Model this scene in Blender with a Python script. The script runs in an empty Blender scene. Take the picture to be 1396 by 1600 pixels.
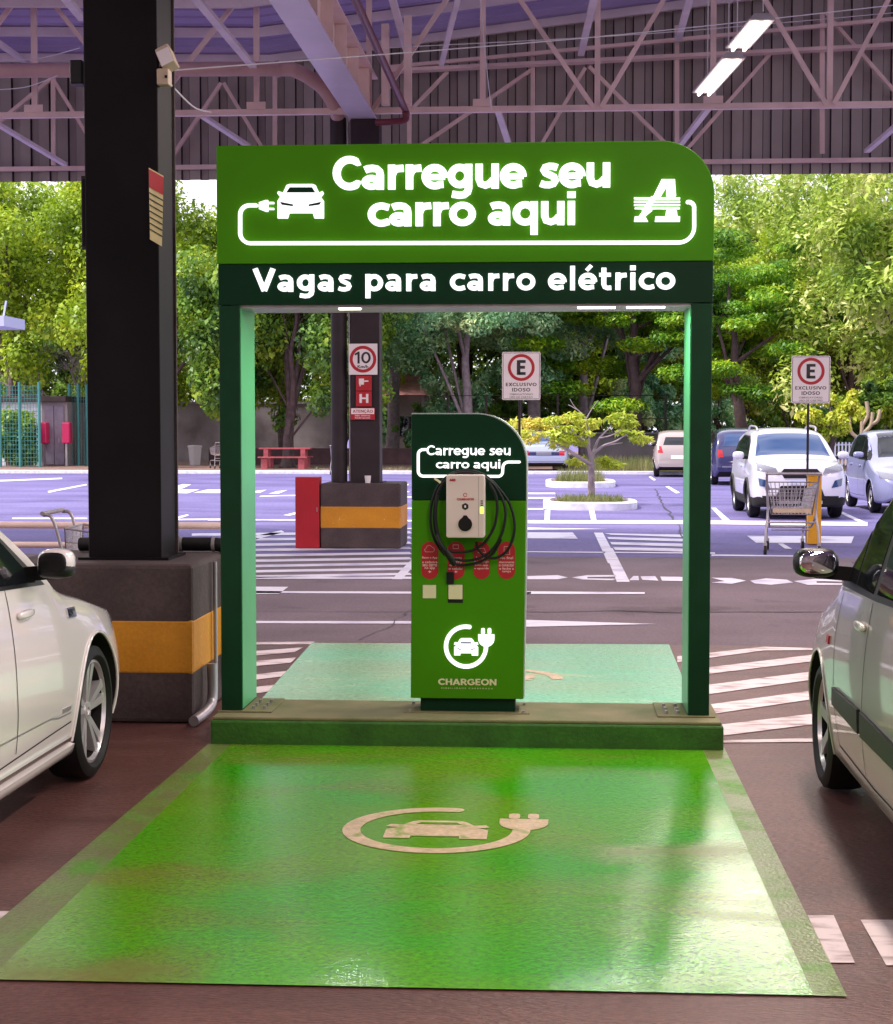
import bpy, bmesh, math, random
import numpy as np
from mathutils import Vector, Matrix
from mathutils.bvhtree import BVHTree

R = math.radians
SC = bpy.context.scene
COL = SC.collection
random.seed(7)

# ------------------------------------------------------------------ camera
CAM_H = 1.64
F_PX, W_PX, H_PX = 2600.0, 1396.0, 1600.0
YAW, PITCH = R(3.8), R(2.906)
cam_d = bpy.data.cameras.new('camera')
cam = bpy.data.objects.new('camera', cam_d)
COL.objects.link(cam)
cam.location = (0, 0, CAM_H)
cam.rotation_euler = (math.pi / 2 - PITCH, 0, YAW)
cam_d.sensor_fit = 'VERTICAL'
cam_d.sensor_height = 36
cam_d.lens = 36 * F_PX / H_PX
cam_d.clip_start = 0.05
cam_d.clip_end = 3000
SC.camera = cam

# ------------------------------------------------------------------ world, sun, exposure
SUN_EL, SUN_AZ = R(54), R(-112)          # azimuth clockwise from +Y
wd = bpy.data.worlds.new('World')
SC.world = wd
wd.use_nodes = True
nt = wd.node_tree
nt.nodes.clear()
o_ = nt.nodes.new('ShaderNodeOutputWorld')
bg = nt.nodes.new('ShaderNodeBackground')
sky = nt.nodes.new('ShaderNodeTexSky')
sky.sky_type = 'NISHITA'
sky.sun_disc = False
sky.sun_elevation = SUN_EL
sky.sun_rotation = SUN_AZ
sky.dust_density = 2.0
mx = nt.nodes.new('ShaderNodeMixRGB')
nz = nt.nodes.new('ShaderNodeTexNoise')
nz.inputs['Scale'].default_value = 3.0
nz.inputs['Detail'].default_value = 5.0
rp = nt.nodes.new('ShaderNodeValToRGB')
rp.color_ramp.elements[0].position = 0.25
rp.color_ramp.elements[1].position = 0.55
mx.inputs['Color2'].default_value = (11.5, 11.0, 12.6, 1)
nt.links.new(nz.outputs['Fac'], rp.inputs['Fac'])
nt.links.new(rp.outputs['Color'], mx.inputs['Fac'])
nt.links.new(sky.outputs['Color'], mx.inputs['Color1'])
nt.links.new(mx.outputs['Color'], bg.inputs['Color'])
bg.inputs['Strength'].default_value = 0.13
nt.links.new(bg.outputs['Background'], o_.inputs['Surface'])

sun_d = bpy.data.lights.new('sun', 'SUN')
sun_d.energy = 4.2
sun_d.angle = R(12)
sun_d.color = (1.0, 0.94, 0.86)
sun = bpy.data.objects.new('sun', sun_d)
COL.objects.link(sun)
_sd = Vector((math.sin(SUN_AZ) * math.cos(SUN_EL), math.cos(SUN_AZ) * math.cos(SUN_EL), math.sin(SUN_EL)))
sun.rotation_euler = (-_sd).to_track_quat('-Z', 'Y').to_euler()

SC.view_settings.view_transform = 'Standard'
SC.view_settings.look = 'None'
SC.view_settings.exposure = 0.35
SC.view_settings.gamma = 1.0
SC.render.engine = 'CYCLES'
SC.cycles.max_bounces = 8
SC.cycles.diffuse_bounces = 5
SC.cycles.transparent_max_bounces = 6
SC.cycles.sample_clamp_indirect = 6.0
SC.cycles.use_denoising = True
LAMP_W = 105.0                            # watts of one hanging fixture

# ------------------------------------------------------------------ photo measurements -> real places on ground or wall planes
_fw = Vector((-math.sin(YAW) * math.cos(PITCH), math.cos(YAW) * math.cos(PITCH), -math.sin(PITCH)))
_rt = Vector((math.cos(YAW), math.sin(YAW), 0))
_up = _rt.cross(_fw)
def _ray(px, py): return _fw + _rt * ((px - W_PX / 2) / F_PX) - _up * ((py - H_PX / 2) / F_PX)
def G(px, py, z=0.0):
    d = _ray(px, py); t = (z - CAM_H) / d.z
    return Vector((d.x * t, d.y * t, z))
def V(px, py, Y):
    d = _ray(px, py); t = Y / d.y
    return Vector((d.x * t, Y, CAM_H + d.z * t))
def VX(px, py, Y):
    p = V(px, py, Y); return (p.x, p.z)

# ------------------------------------------------------------------ materials
def mat(name, col, rough=0.6, metal=0.0, var=0.0, scale=6.0, bump=0.0, bscale=60.0, col2=None, coat=0.0, spec=0.5,
        emit=None, estr=0.0, detail=5.0, thr=None, stretch=None, grain=None, patch=None):
    m = bpy.data.materials.new(name); m.use_nodes = True
    t = m.node_tree; b = t.nodes['Principled BSDF']
    b.inputs['Base Color'].default_value = (*col, 1)
    b.inputs['Roughness'].default_value = rough
    b.inputs['Metallic'].default_value = metal
    b.inputs['Specular IOR Level'].default_value = spec
    b.inputs['Coat Weight'].default_value = coat
    b.inputs['Coat Roughness'].default_value = 0.04
    if emit:
        b.inputs['Emission Color'].default_value = (*emit, 1)
        b.inputs['Emission Strength'].default_value = estr
    if var > 0 or col2 or bump > 0:
        g = t.nodes.new('ShaderNodeNewGeometry')
        mp = t.nodes.new('ShaderNodeMapping')
        t.links.new(g.outputs['Position'], mp.inputs['Vector'])
        if stretch: mp.inputs['Scale'].default_value = stretch
    if var > 0 or col2:
        n = t.nodes.new('ShaderNodeTexNoise')
        n.inputs['Scale'].default_value = scale; n.inputs['Detail'].default_value = detail
        t.links.new(mp.outputs['Vector'], n.inputs['Vector'])
        r = t.nodes.new('ShaderNodeValToRGB')
        c2 = col2 if col2 else tuple(c * (1 - var) for c in col)
        c1 = col if col2 else tuple(min(1, c * (1 + var)) for c in col)
        lo, hi = thr if thr else (0.3, 0.7)
        r.color_ramp.elements[0].position = lo; r.color_ramp.elements[0].color = (*c2, 1)
        r.color_ramp.elements[1].position = hi; r.color_ramp.elements[1].color = (*c1, 1)
        t.links.new(n.outputs['Fac'], r.inputs['Fac'])
        cout = r.outputs['Color']
        if patch:      # a second, large-scale stain: (scale, colour, low, high)
            n4 = t.nodes.new('ShaderNodeTexNoise'); n4.inputs['Scale'].default_value = patch[0]; n4.inputs['Detail'].default_value = 9; n4.inputs['Roughness'].default_value = .62
            n4.inputs['Distortion'].default_value = .4
            mp4 = t.nodes.new('ShaderNodeMapping'); mp4.inputs['Location'].default_value = (13.7, 4.1, 0)
            t.links.new(mp.outputs['Vector'], mp4.inputs['Vector']); t.links.new(mp4.outputs['Vector'], n4.inputs['Vector'])
            r4 = t.nodes.new('ShaderNodeValToRGB'); r4.color_ramp.elements[0].position = patch[2]; r4.color_ramp.elements[1].position = patch[3]
            t.links.new(n4.outputs['Fac'], r4.inputs['Fac'])
            m4 = t.nodes.new('ShaderNodeMixRGB'); m4.inputs['Color2'].default_value = (*patch[1], 1)
            t.links.new(r4.outputs['Color'], m4.inputs['Fac']); t.links.new(cout, m4.inputs['Color1']); cout = m4.outputs['Color']
            rr_ = t.nodes.new('ShaderNodeMapRange'); rr_.inputs[3].default_value = rough; rr_.inputs[4].default_value = min(1, rough + .3)
            t.links.new(r4.outputs['Color'], rr_.inputs[0]); t.links.new(rr_.outputs[0], b.inputs['Roughness'])
        if grain:
            n3 = t.nodes.new('ShaderNodeTexNoise'); n3.inputs['Scale'].default_value = grain[0]; n3.inputs['Detail'].default_value = 6; n3.inputs['Roughness'].default_value = .75
            t.links.new(g.outputs['Position'], n3.inputs['Vector'])
            r3 = t.nodes.new('ShaderNodeMapRange'); r3.inputs[1].default_value = .3; r3.inputs[2].default_value = .7; r3.inputs[3].default_value = 1 - grain[1]; r3.inputs[4].default_value = 1 + grain[1]
            t.links.new(n3.outputs['Fac'], r3.inputs[0])
            m3 = t.nodes.new('ShaderNodeMixRGB'); m3.blend_type = 'MULTIPLY'; m3.inputs['Fac'].default_value = 1
            t.links.new(cout, m3.inputs['Color1']); t.links.new(r3.outputs[0], m3.inputs['Color2']); cout = m3.outputs['Color']
        t.links.new(cout, b.inputs['Base Color'])
    if bump > 0:
        n2 = t.nodes.new('ShaderNodeTexNoise')
        n2.inputs['Scale'].default_value = bscale; n2.inputs['Detail'].default_value = 4
        t.links.new(mp.outputs['Vector'], n2.inputs['Vector'])
        bp = t.nodes.new('ShaderNodeBump')
        bp.inputs['Strength'].default_value = bump; bp.inputs['Distance'].default_value = 0.02
        t.links.new(n2.outputs['Fac'], bp.inputs['Height'])
        t.links.new(bp.outputs['Normal'], b.inputs['Normal'])
    return m

def leaf_mat(name, c1, c2, c3):
    m = bpy.data.materials.new(name); m.use_nodes = True
    t = m.node_tree; b = t.nodes['Principled BSDF']; out = t.nodes['Material Output']
    g = t.nodes.new('ShaderNodeNewGeometry')
    r = t.nodes.new('ShaderNodeValToRGB')
    r.color_ramp.elements[0].position = 0.0; r.color_ramp.elements[0].color = (*c1, 1)
    r.color_ramp.elements[1].position = 1.0; r.color_ramp.elements[1].color = (*c3, 1)
    e = r.color_ramp.elements.new(0.55); e.color = (*c2, 1)
    n = t.nodes.new('ShaderNodeTexNoise'); n.inputs['Scale'].default_value = 0.55; n.inputs['Detail'].default_value = 4
    t.links.new(g.outputs['Position'], n.inputs['Vector'])
    mm = t.nodes.new('ShaderNodeMath'); mm.operation = 'MULTIPLY_ADD'
    mm.inputs[1].default_value = 0.45
    t.links.new(g.outputs['Random Per Island'], mm.inputs[0])
    m2 = t.nodes.new('ShaderNodeMath'); m2.operation = 'MULTIPLY_ADD'
    m2.inputs[1].default_value = 2.3; m2.inputs[2].default_value = -0.88
    t.links.new(n.outputs['Fac'], m2.inputs[0])
    t.links.new(m2.outputs[0], mm.inputs[2])
    t.links.new(mm.outputs[0], r.inputs['Fac'])
    t.links.new(r.outputs['Color'], b.inputs['Base Color'])
    b.inputs['Roughness'].default_value = 0.42
    tr = t.nodes.new('ShaderNodeBsdfTranslucent')
    t.links.new(r.outputs['Color'], tr.inputs['Color'])
    ms = t.nodes.new('ShaderNodeMixShader'); ms.inputs[0].default_value = 0.35
    t.links.new(b.outputs[0], ms.inputs[1]); t.links.new(tr.outputs[0], ms.inputs[2])
    t.links.new(ms.outputs[0], out.inputs['Surface'])
    return m

M = {}
M['lot'] = mat('lot_asphalt_sky_tint', (0.190, 0.158, 0.350), 0.8, col2=(0.110, 0.090, 0.235), scale=0.55, bump=0.3, bscale=45, detail=10, spec=.3, grain=(14, .32), patch=(.35, (0.085, 0.066, 0.18), .56, .72), stretch=(.6, 1, 1))  # blue-violet of the open sky light put into the ground colour
M['drive'] = mat('driveway_asphalt_mid_tint', (0.195, 0.145, 0.168), 0.75, col2=(0.125, 0.09, 0.104), scale=0.7, bump=0.3, bscale=60, detail=10, spec=.3, grain=(38, .32), patch=(.5, (.075, .055, .062), .58, .74))  # ground colour carries the change from lamp light to sky light
M['floor'] = mat('floor_lamp_tint', (0.150, 0.064, 0.054), 0.42, col2=(0.080, 0.032, 0.027), scale=1.3, bump=0.35, bscale=70, detail=10, stretch=(0.5, 1.6, 1), spec=.35, grain=(40, .42), patch=(1.2, (.24, .135, .12), .58, .82))  # warm light under the canopy put into the ground colour
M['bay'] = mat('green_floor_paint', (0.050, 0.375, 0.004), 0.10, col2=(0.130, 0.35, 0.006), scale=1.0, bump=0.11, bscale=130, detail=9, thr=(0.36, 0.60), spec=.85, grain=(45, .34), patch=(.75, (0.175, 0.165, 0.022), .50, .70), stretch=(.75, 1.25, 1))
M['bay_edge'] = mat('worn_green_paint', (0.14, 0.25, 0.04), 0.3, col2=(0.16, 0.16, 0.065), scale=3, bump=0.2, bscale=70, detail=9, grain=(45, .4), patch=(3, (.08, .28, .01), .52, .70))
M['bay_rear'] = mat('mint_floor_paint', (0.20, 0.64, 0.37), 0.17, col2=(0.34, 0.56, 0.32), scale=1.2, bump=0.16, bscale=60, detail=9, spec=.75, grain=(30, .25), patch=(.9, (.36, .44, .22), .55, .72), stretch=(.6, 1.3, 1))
M['line'] = mat('worn_white_line', (0.72, 0.62, 0.62), 0.7, col2=(0.34, 0.25, 0.25), scale=5.0, detail=9, thr=(0.33, 0.5), stretch=(1, 2.5, 1))
M['line_out'] = mat('white_line', (0.74, 0.71, 0.80), 0.7, col2=(0.42, 0.37, 0.55), scale=1.6, detail=9, thr=(0.3, 0.5))
M['line_scr'] = mat('scraped_white_line', (0.55, 0.45, 0.42), 0.7, col2=(0.125, 0.066, 0.062), scale=7, detail=10, thr=(0.54, 0.68), stretch=(1, 3, 1))
M['symbol'] = mat('symbol_paint', (0.70, 0.52, 0.36), 0.4, col2=(0.54, 0.42, 0.24), scale=12, grain=(40, .3), patch=(8, (.22, .32, .06), .56, .70))
M['kerb'] = mat('white_kerb', (0.72, 0.70, 0.78), 0.75, var=0.18, scale=6)
M['dirt'] = mat('dirt', (0.22, 0.13, 0.11), 0.95, var=0.35, scale=3, bump=0.4, bscale=20)
M['plinth'] = mat('plinth_green', (0.028, 0.115, 0.006), 0.6, var=0.25, scale=4, bump=0.25, bscale=50, grain=(40, .25))
M['plinth_top'] = mat('plinth_dust', (0.24, 0.20, 0.10), 0.75, col2=(0.13, 0.14, 0.05), scale=4, detail=8, bump=0.2, bscale=50)
M['g_sign'] = mat('sign_green', (0.055, 0.235, 0.001), 0.5, var=0.05, scale=2, spec=.15)
M['g_dark'] = mat('dark_green', (0.002, 0.028, 0.010), 0.45, spec=.15)
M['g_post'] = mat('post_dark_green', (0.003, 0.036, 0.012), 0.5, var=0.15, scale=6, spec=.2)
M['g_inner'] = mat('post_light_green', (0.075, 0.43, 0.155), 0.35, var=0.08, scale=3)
M['glow'] = mat('lit_white', (0.9, 0.9, 0.9), 0.4, emit=(0.96, 0.97, 1.0), estr=0.82)
M['glow_warm'] = mat('lit_lamp', (0.9, 0.9, 0.9), 0.4, emit=(1.0, 0.93, 0.80), estr=5.0)
M['led'] = mat('lit_led', (0.3, 0.6, 0.05), 0.4, emit=(0.55, 1.0, 0.1), estr=1.6)
M['cream'] = mat('cream_print', (0.72, 0.66, 0.40), 0.5)
M['edge'] = mat('edge_aluminium', (0.55, 0.62, 0.58), 0.35, metal=0.6)
M['wallbox'] = mat('wallbox_white', (0.70, 0.56, 0.52), 0.4, var=0.03, scale=5)
M['black'] = mat('black_plastic', (0.008, 0.007, 0.008), 0.4, spec=.3)
M['rubber'] = mat('rubber', (0.008, 0.007, 0.007), 0.55, var=0.3, scale=30, spec=.3)
M['dark_void'] = mat('dark_liner', (0.006, 0.005, 0.005), 0.9)
M['red'] = mat('red_print', (0.42, 0.010, 0.020), 0.4)
M['red_box'] = mat('red_cabinet_paint', (0.40, 0.006, 0.016), 0.4, var=0.1, scale=4)
M['white'] = mat('white_print', (0.80, 0.72, 0.70), 0.5)
M['ink'] = mat('black_print', (0.02, 0.016, 0.018), 0.5)
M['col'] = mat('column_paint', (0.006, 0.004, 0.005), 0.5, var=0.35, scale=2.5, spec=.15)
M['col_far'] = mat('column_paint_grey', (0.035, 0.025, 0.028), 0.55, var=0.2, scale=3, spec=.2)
M['block'] = mat('block_grey', (0.085, 0.060, 0.058), 0.75, col2=(0.055, 0.038, 0.037), scale=3.5, bump=0.3, bscale=40, spec=.3, detail=9, grain=(50, .25), patch=(2.2, (.12, .085, .08), .62, .78))
M['yellow'] = mat('yellow_band', (0.66, 0.27, 0.006), 0.6, col2=(0.50, 0.19, 0.004), scale=3, detail=8, bump=0.15, bscale=40, grain=(45, .14), patch=(7, (.70, .50, .26), .68, .74))
M['bollard'] = mat('bollard_yellow', (0.70, 0.32, 0.006), 0.5, var=0.12, scale=8)
M['steel'] = mat('galvanised', (0.42, 0.38, 0.40), 0.4, metal=0.6, var=0.15, scale=8)
M['chrome'] = mat('chrome', (0.75, 0.74, 0.75), 0.12, metal=1.0)
M['truss'] = mat('truss_paint', (0.80, 0.60, 0.54), 0.5, var=0.14, scale=2.5)
M['truss_l'] = mat('purlin_paint', (0.76, 0.66, 0.68), 0.5, var=0.12, scale=2)
M['beam'] = mat('beam_paint', (0.70, 0.63, 0.74), 0.35, var=0.08, scale=1.5)
M['roof'] = mat('roof_sheet', (0.46, 0.38, 0.64), 0.4, col2=(0.34, 0.27, 0.52), scale=0.8, detail=7)
M['fascia'] = mat('fascia_sheet', (0.36, 0.315, 0.28), 0.5, var=0.15, scale=1.2)
M['fascia_d'] = mat('fascia_seam', (0.02, 0.014, 0.02), 0.6)
M['pipe'] = mat('drain_pipe', (0.52, 0.33, 0.31), 0.45, var=0.1, scale=3)
M['pipe_red'] = mat('sprinkler_pipe', (0.13, 0.018, 0.03), 0.4)
M['wire'] = mat('white_wire', (0.7, 0.66, 0.66), 0.5)
M['tan'] = mat('tan_box', (0.50, 0.38, 0.27), 0.5, var=0.1, scale=10)
M['car_white'] = mat('paint_white', (0.86, 0.78, 0.75), 0.22, coat=1.0)
M['car_silver'] = mat('paint_silver', (0.50, 0.465, 0.41), 0.32, metal=0.25, coat=0.9)
M['car_suv'] = mat('paint_cool_white', (0.60, 0.585, 0.68), 0.3, coat=0.8)
M['car_lilac'] = mat('paint_pale_blue', (0.26, 0.27, 0.46), 0.3, coat=0.8)
M['car_navy'] = mat('paint_navy', (0.02, 0.02, 0.09), 0.25, coat=1.0)
M['car_blue'] = mat('paint_silver_blue', (0.40, 0.44, 0.60), 0.3, metal=0.3, coat=0.8)
M['car_beige'] = mat('paint_pearl', (0.36, 0.30, 0.285), 0.3, coat=0.6)
M['glass'] = mat('dark_glass', (0.010, 0.012, 0.014), 0.04, spec=0.8)
M['glass_blue'] = mat('tinted_glass', (0.015, 0.05, 0.15), 0.06, spec=1.0)
M['lens'] = mat('lamp_lens', (0.20, 0.20, 0.25), 0.08, spec=0.9)
M['tail'] = mat('tail_lens', (0.45, 0.02, 0.03), 0.15)
M['alloy'] = mat('alloy', (0.62, 0.58, 0.58), 0.28, metal=0.55)
M['alloy_d'] = mat('alloy_black', (0.008, 0.007, 0.007), 0.55, spec=.2)
M['mould'] = mat('moulding', (0.035, 0.034, 0.030), 0.5, spec=.3)
M['mirror'] = mat('mirror_glass', (0.9, 0.9, 0.92), 0.02, metal=1.0)
M['bark'] = mat('bark', (0.10, 0.065, 0.065), 0.9, var=0.4, scale=5, bump=0.5, bscale=14)
M['bark_pale'] = mat('bark_pale', (0.34, 0.27, 0.30), 0.85, var=0.3, scale=6, bump=0.4, bscale=18)
M['wall'] = mat('garden_wall', (0.42, 0.36, 0.38), 0.85, col2=(0.17, 0.13, 0.14), scale=0.8, detail=8)
M['wall_d'] = mat('mossy_wall', (0.07, 0.055, 0.07), 0.9, col2=(0.03, 0.035, 0.03), scale=1.2, detail=8)
M['fence'] = mat('teal_fence', (0.05, 0.24, 0.24), 0.5)
M['wood'] = mat('red_wood', (0.36, 0.07, 0.085), 0.6, var=0.25, scale=9)
M['pink'] = mat('pink_box', (0.62, 0.02, 0.12), 0.45)
M['door'] = mat('grey_door', (0.22, 0.18, 0.24), 0.6, var=0.15, scale=4)
M['tile'] = mat('roof_tile', (0.72, 0.32, 0.33), 0.7, var=0.2, scale=3)
M['rail'] = mat('pale_rail', (0.50, 0.52, 0.70), 0.5)
M['bin'] = mat('pale_bin', (0.66, 0.60, 0.60), 0.5)
M['leaf_a'] = leaf_mat('leaf_yellow_green', (0.07, 0.14, 0.008), (0.34, 0.50, 0.022), (0.62, 0.68, 0.06))
M['leaf_b'] = leaf_mat('leaf_dark', (0.025, 0.08, 0.03), (0.19, 0.36, 0.04), (0.52, 0.62, 0.05))
M['leaf_c'] = leaf_mat('leaf_teal', (0.05, 0.19, 0.10), (0.30, 0.56, 0.27), (0.76, 0.84, 0.42))
M['leaf_d'] = leaf_mat('leaf_layered', (0.025, 0.10, 0.012), (0.18, 0.40, 0.02), (0.58, 0.66, 0.03))
M['leaf_e'] = leaf_mat('leaf_pale', (0.10, 0.20, 0.03), (0.42, 0.57, 0.06), (0.82, 0.80, 0.34))
M['leaf_y'] = leaf_mat('leaf_gold', (0.28, 0.38, 0.02), (0.56, 0.64, 0.05), (0.74, 0.62, 0.12))
M['grass'] = leaf_mat('grass_blades', (0.10, 0.16, 0.03), (0.26, 0.28, 0.10), (0.40, 0.36, 0.20))

# ------------------------------------------------------------------ builders
def root_of(o):
    off = Vector((0, 0, 0))
    while o is not None:
        off += o.location; o = o.parent
    return off

def link_mesh(name, me, m, parent=None, origin=None, bevel=0.0, smooth=None):
    if m is not None and not me.materials:
        for q in (m if isinstance(m, (list, tuple)) else [m]): me.materials.append(q)
    if smooth:
        for p in me.polygons: p.use_smooth = True
        me.set_sharp_from_angle(angle=R(smooth))
    ob = bpy.data.objects.new(name, me)
    COL.objects.link(ob)
    off = root_of(parent) if parent is not None else Vector(origin if origin is not None else (0, 0, 0))
    if off.length > 0: me.transform(Matrix.Translation(-off))
    if parent is not None: ob.parent = parent
    else: ob.location = off
    if bevel > 0:
        b = ob.modifiers.new('bevel', 'BEVEL'); b.width = bevel; b.segments = 2; b.limit_method = 'ANGLE'; b.angle_limit = R(40)
    return ob

class MB:
    def __init__(s): s.v = []; s.f = []; s.mi = []
    def add(s, vs, fs, mi=0):
        n = len(s.v); s.v.extend([tuple(p) for p in vs])
        for f in fs: s.f.append(tuple(i + n for i in f)); s.mi.append(mi)
    def box(s, x0, x1, y0, y1, z0, z1, mi=0):
        s.add([(x0, y0, z0), (x1, y0, z0), (x1, y1, z0), (x0, y1, z0), (x0, y0, z1), (x1, y0, z1), (x1, y1, z1), (x0, y1, z1)],
              [(0, 3, 2, 1), (4, 5, 6, 7), (0, 1, 5, 4), (1, 2, 6, 5), (2, 3, 7, 6), (3, 0, 4, 7)], mi)
        return s
    def bar(s, p, q, w, h, up=(0, 0, 1), mi=0):
        p = Vector(p); q = Vector(q); d = (q - p).normalized(); u = Vector(up)
        if abs(d.dot(u)) > 0.99: u = Vector((0, 1, 0))
        a = d.cross(u).normalized() * (w / 2); b = a.cross(d).normalized() * (h / 2)
        vs = [p - a - b, p + a - b, p + a + b, p - a + b, q - a - b, q + a - b, q + a + b, q - a + b]
        s.add(vs, [(0, 3, 2, 1), (4, 5, 6, 7), (0, 1, 5, 4), (1, 2, 6, 5), (2, 3, 7, 6), (3, 0, 4, 7)], mi)
        return s
    def tube(s, path, r, n=8, mi=0, caps=True):
        path = [Vector(p) for p in path]; k = len(path)
        rs = r if isinstance(r, (list, tuple)) else [r] * k
        ref = None; rings = []
        for i, p in enumerate(path):
            d = (path[min(i + 1, k - 1)] - path[max(i - 1, 0)]).normalized()
            if ref is None:
                ref = Vector((0, 0, 1)) if abs(d.z) < 0.9 else Vector((1, 0, 0))
            a = d.cross(ref)
            if a.length < 1e-5: a = d.cross(Vector((0, 1, 0.1)))
            a.normalize(); b = a.cross(d).normalized(); ref = b
            rings.append([p + (a * math.cos(t) + b * math.sin(t)) * rs[i] for t in [2 * math.pi * j / n for j in range(n)]])
        vs = [q for rg in rings for q in rg]; fs = []
        for i in range(k - 1):
            for j in range(n):
                fs.append((i * n + j, i * n + (j + 1) % n, (i + 1) * n + (j + 1) % n, (i + 1) * n + j))
        if caps:
            fs.append(tuple(range(n - 1, -1, -1))); fs.append(tuple((k - 1) * n + j for j in range(n)))
        s.add(vs, fs, mi); return s
    def cyl(s, p, q, r, n=16, mi=0, r2=None): return s.tube([p, q], [r, r if r2 is None else r2], n, mi)
    def prism(s, poly, y0, y1, mi=0):
        """polygon in x,z, between planes y0 (facing the viewer) and y1"""
        n = len(poly)
        vs = [(x, y0, z) for x, z in poly] + [(x, y1, z) for x, z in poly]
        fs = [tuple(range(n)), tuple(range(2 * n - 1, n - 1, -1))] + [(i, i + n, (i + 1) % n + n, (i + 1) % n) for i in range(n)]
        s.add(vs, fs, mi); return s
    def flat(s, poly, z=0.0, mi=0):
        s.add([(p[0], p[1], z) for p in poly], [tuple(range(len(poly)))], mi); return s
    def stroke(s, pts, w, f, th, mi=0, closed=False, round_=True):
        """ribbon along 2-D points; f(u, v, depth) -> 3-D"""
        pts = [Vector((p[0], p[1])) for p in pts]; k = len(pts); L = []; Rr = []
        for i in range(k):
            if closed: d = (pts[(i + 1) % k] - pts[i - 1])
            else: d = pts[min(i + 1, k - 1)] - pts[max(i - 1, 0)]
            d.normalize(); nrm = Vector((-d.y, d.x)) * (w / 2)
            L.append(pts[i] + nrm); Rr.append(pts[i] - nrm)
        vs = []
        for i in range(k):
            vs += [f(L[i].x, L[i].y, 0), f(Rr[i].x, Rr[i].y, 0), f(L[i].x, L[i].y, th), f(Rr[i].x, Rr[i].y, th)]
        fs = []
        for i in range(k if closed else k - 1):
            a = 4 * i; b = 4 * ((i + 1) % k)
            fs += [(a, a + 1, b + 1, b), (a + 2, b + 2, b + 3, a + 3), (a, b, b + 2, a + 2), (a + 1, a + 3, b + 3, b + 1)]
        if not closed: fs += [(0, 2, 3, 1), (4 * k - 4, 4 * k - 3, 4 * k - 1, 4 * k - 2)]
        s.add(vs, fs, mi)
        if round_ and not closed:
            for c in (pts[0], pts[-1]):
                n = 14; ring = [(c.x + math.cos(2 * math.pi * j / n) * w / 2, c.y + math.sin(2 * math.pi * j / n) * w / 2) for j in range(n)]
                s.add([f(u, v, -0.0004 * abs(th) / 0.004) for u, v in ring] + [f(u, v, th) for u, v in ring],
                      [tuple(range(n))] + [(j, j + n, (j + 1) % n + n, (j + 1) % n) for j in range(n)], mi)
        return s
    def lathe(s, prof, n=40, axis='x', mi=0, c=(0, 0, 0)):
        """prof: (axial, radius) closed loop or open"""
        k = len(prof); vs = []; fs = []
        for j in range(n):
            t = 2 * math.pi * j / n; cs, sn = math.cos(t), math.sin(t)
            for a, r in prof:
                p = {'x': (a, r * cs, r * sn), 'y': (r * cs, a, r * sn), 'z': (r * cs, r * sn, a)}[axis]
                vs.append((p[0] + c[0], p[1] + c[1], p[2] + c[2]))
        for j in range(n):
            for i in range(k - 1):
                fs.append((j * k + i, ((j + 1) % n) * k + i, ((j + 1) % n) * k + i + 1, j * k + i + 1))
        s.add(vs, fs, mi); return s
    def ellipsoid(s, c, r, n=16, e=2.0, mi=0):
        vs = []; fs = []; m = n // 2 + 1
        sg = lambda v: math.copysign(abs(v) ** (2 / e), v)
        for i in range(m):
            a = -math.pi / 2 + math.pi * i / (m - 1)
            for j in range(n):
                b = 2 * math.pi * j / n
                vs.append((c[0] + r[0] * sg(math.cos(a)) * sg(math.cos(b)), c[1] + r[1] * sg(math.cos(a)) * sg(math.sin(b)), c[2] + r[2] * sg(math.sin(a))))
        for i in range(m - 1):
            for j in range(n):
                fs.append((i * n + j, i * n + (j + 1) % n, (i + 1) * n + (j + 1) % n, (i + 1) * n + j))
        s.add(vs, fs, mi); return s
    def mesh(s, name, m=None):
        me = bpy.data.meshes.new(name); me.from_pydata(s.v, [], s.f); me.update()
        if m is not None:
            for q in (m if isinstance(m, (list, tuple)) else [m]): me.materials.append(q)
        if any(s.mi): me.polygons.foreach_set('material_index', s.mi)
        return me
    def build(s, name, m, parent=None, origin=None, bevel=0.0, smooth=None, fix=True):
        me = s.mesh(name, m)
        if fix:
            bm = bmesh.new(); bm.from_mesh(me); bmesh.ops.recalc_face_normals(bm, faces=bm.faces); bm.to_mesh(me); bm.free()
        return link_mesh(name, me, m, parent, origin, bevel, smooth)

def tag(o, label=None, cat=None, group=None, kind=None):
    if label: o['label'] = label
    if cat: o['category'] = cat
    if group: o['group'] = group
    if kind: o['kind'] = kind
    return o
def thing(name, label, cat, loc=(0, 0, 0), group=None):
    o = bpy.data.objects.new(name, None); o.empty_display_size = 0.2
    COL.objects.link(o); o.location = loc
    return tag(o, label, cat, group)
def copy_tree(o, parent=None):
    c = o.copy(); COL.objects.link(c)
    if parent is not None: c.parent = parent
    for ch in [q for q in o.children]: copy_tree(ch, c)
    return c
def struct(name, mb, m, **k): return tag(mb.build(name, m, **k), kind='structure')

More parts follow.
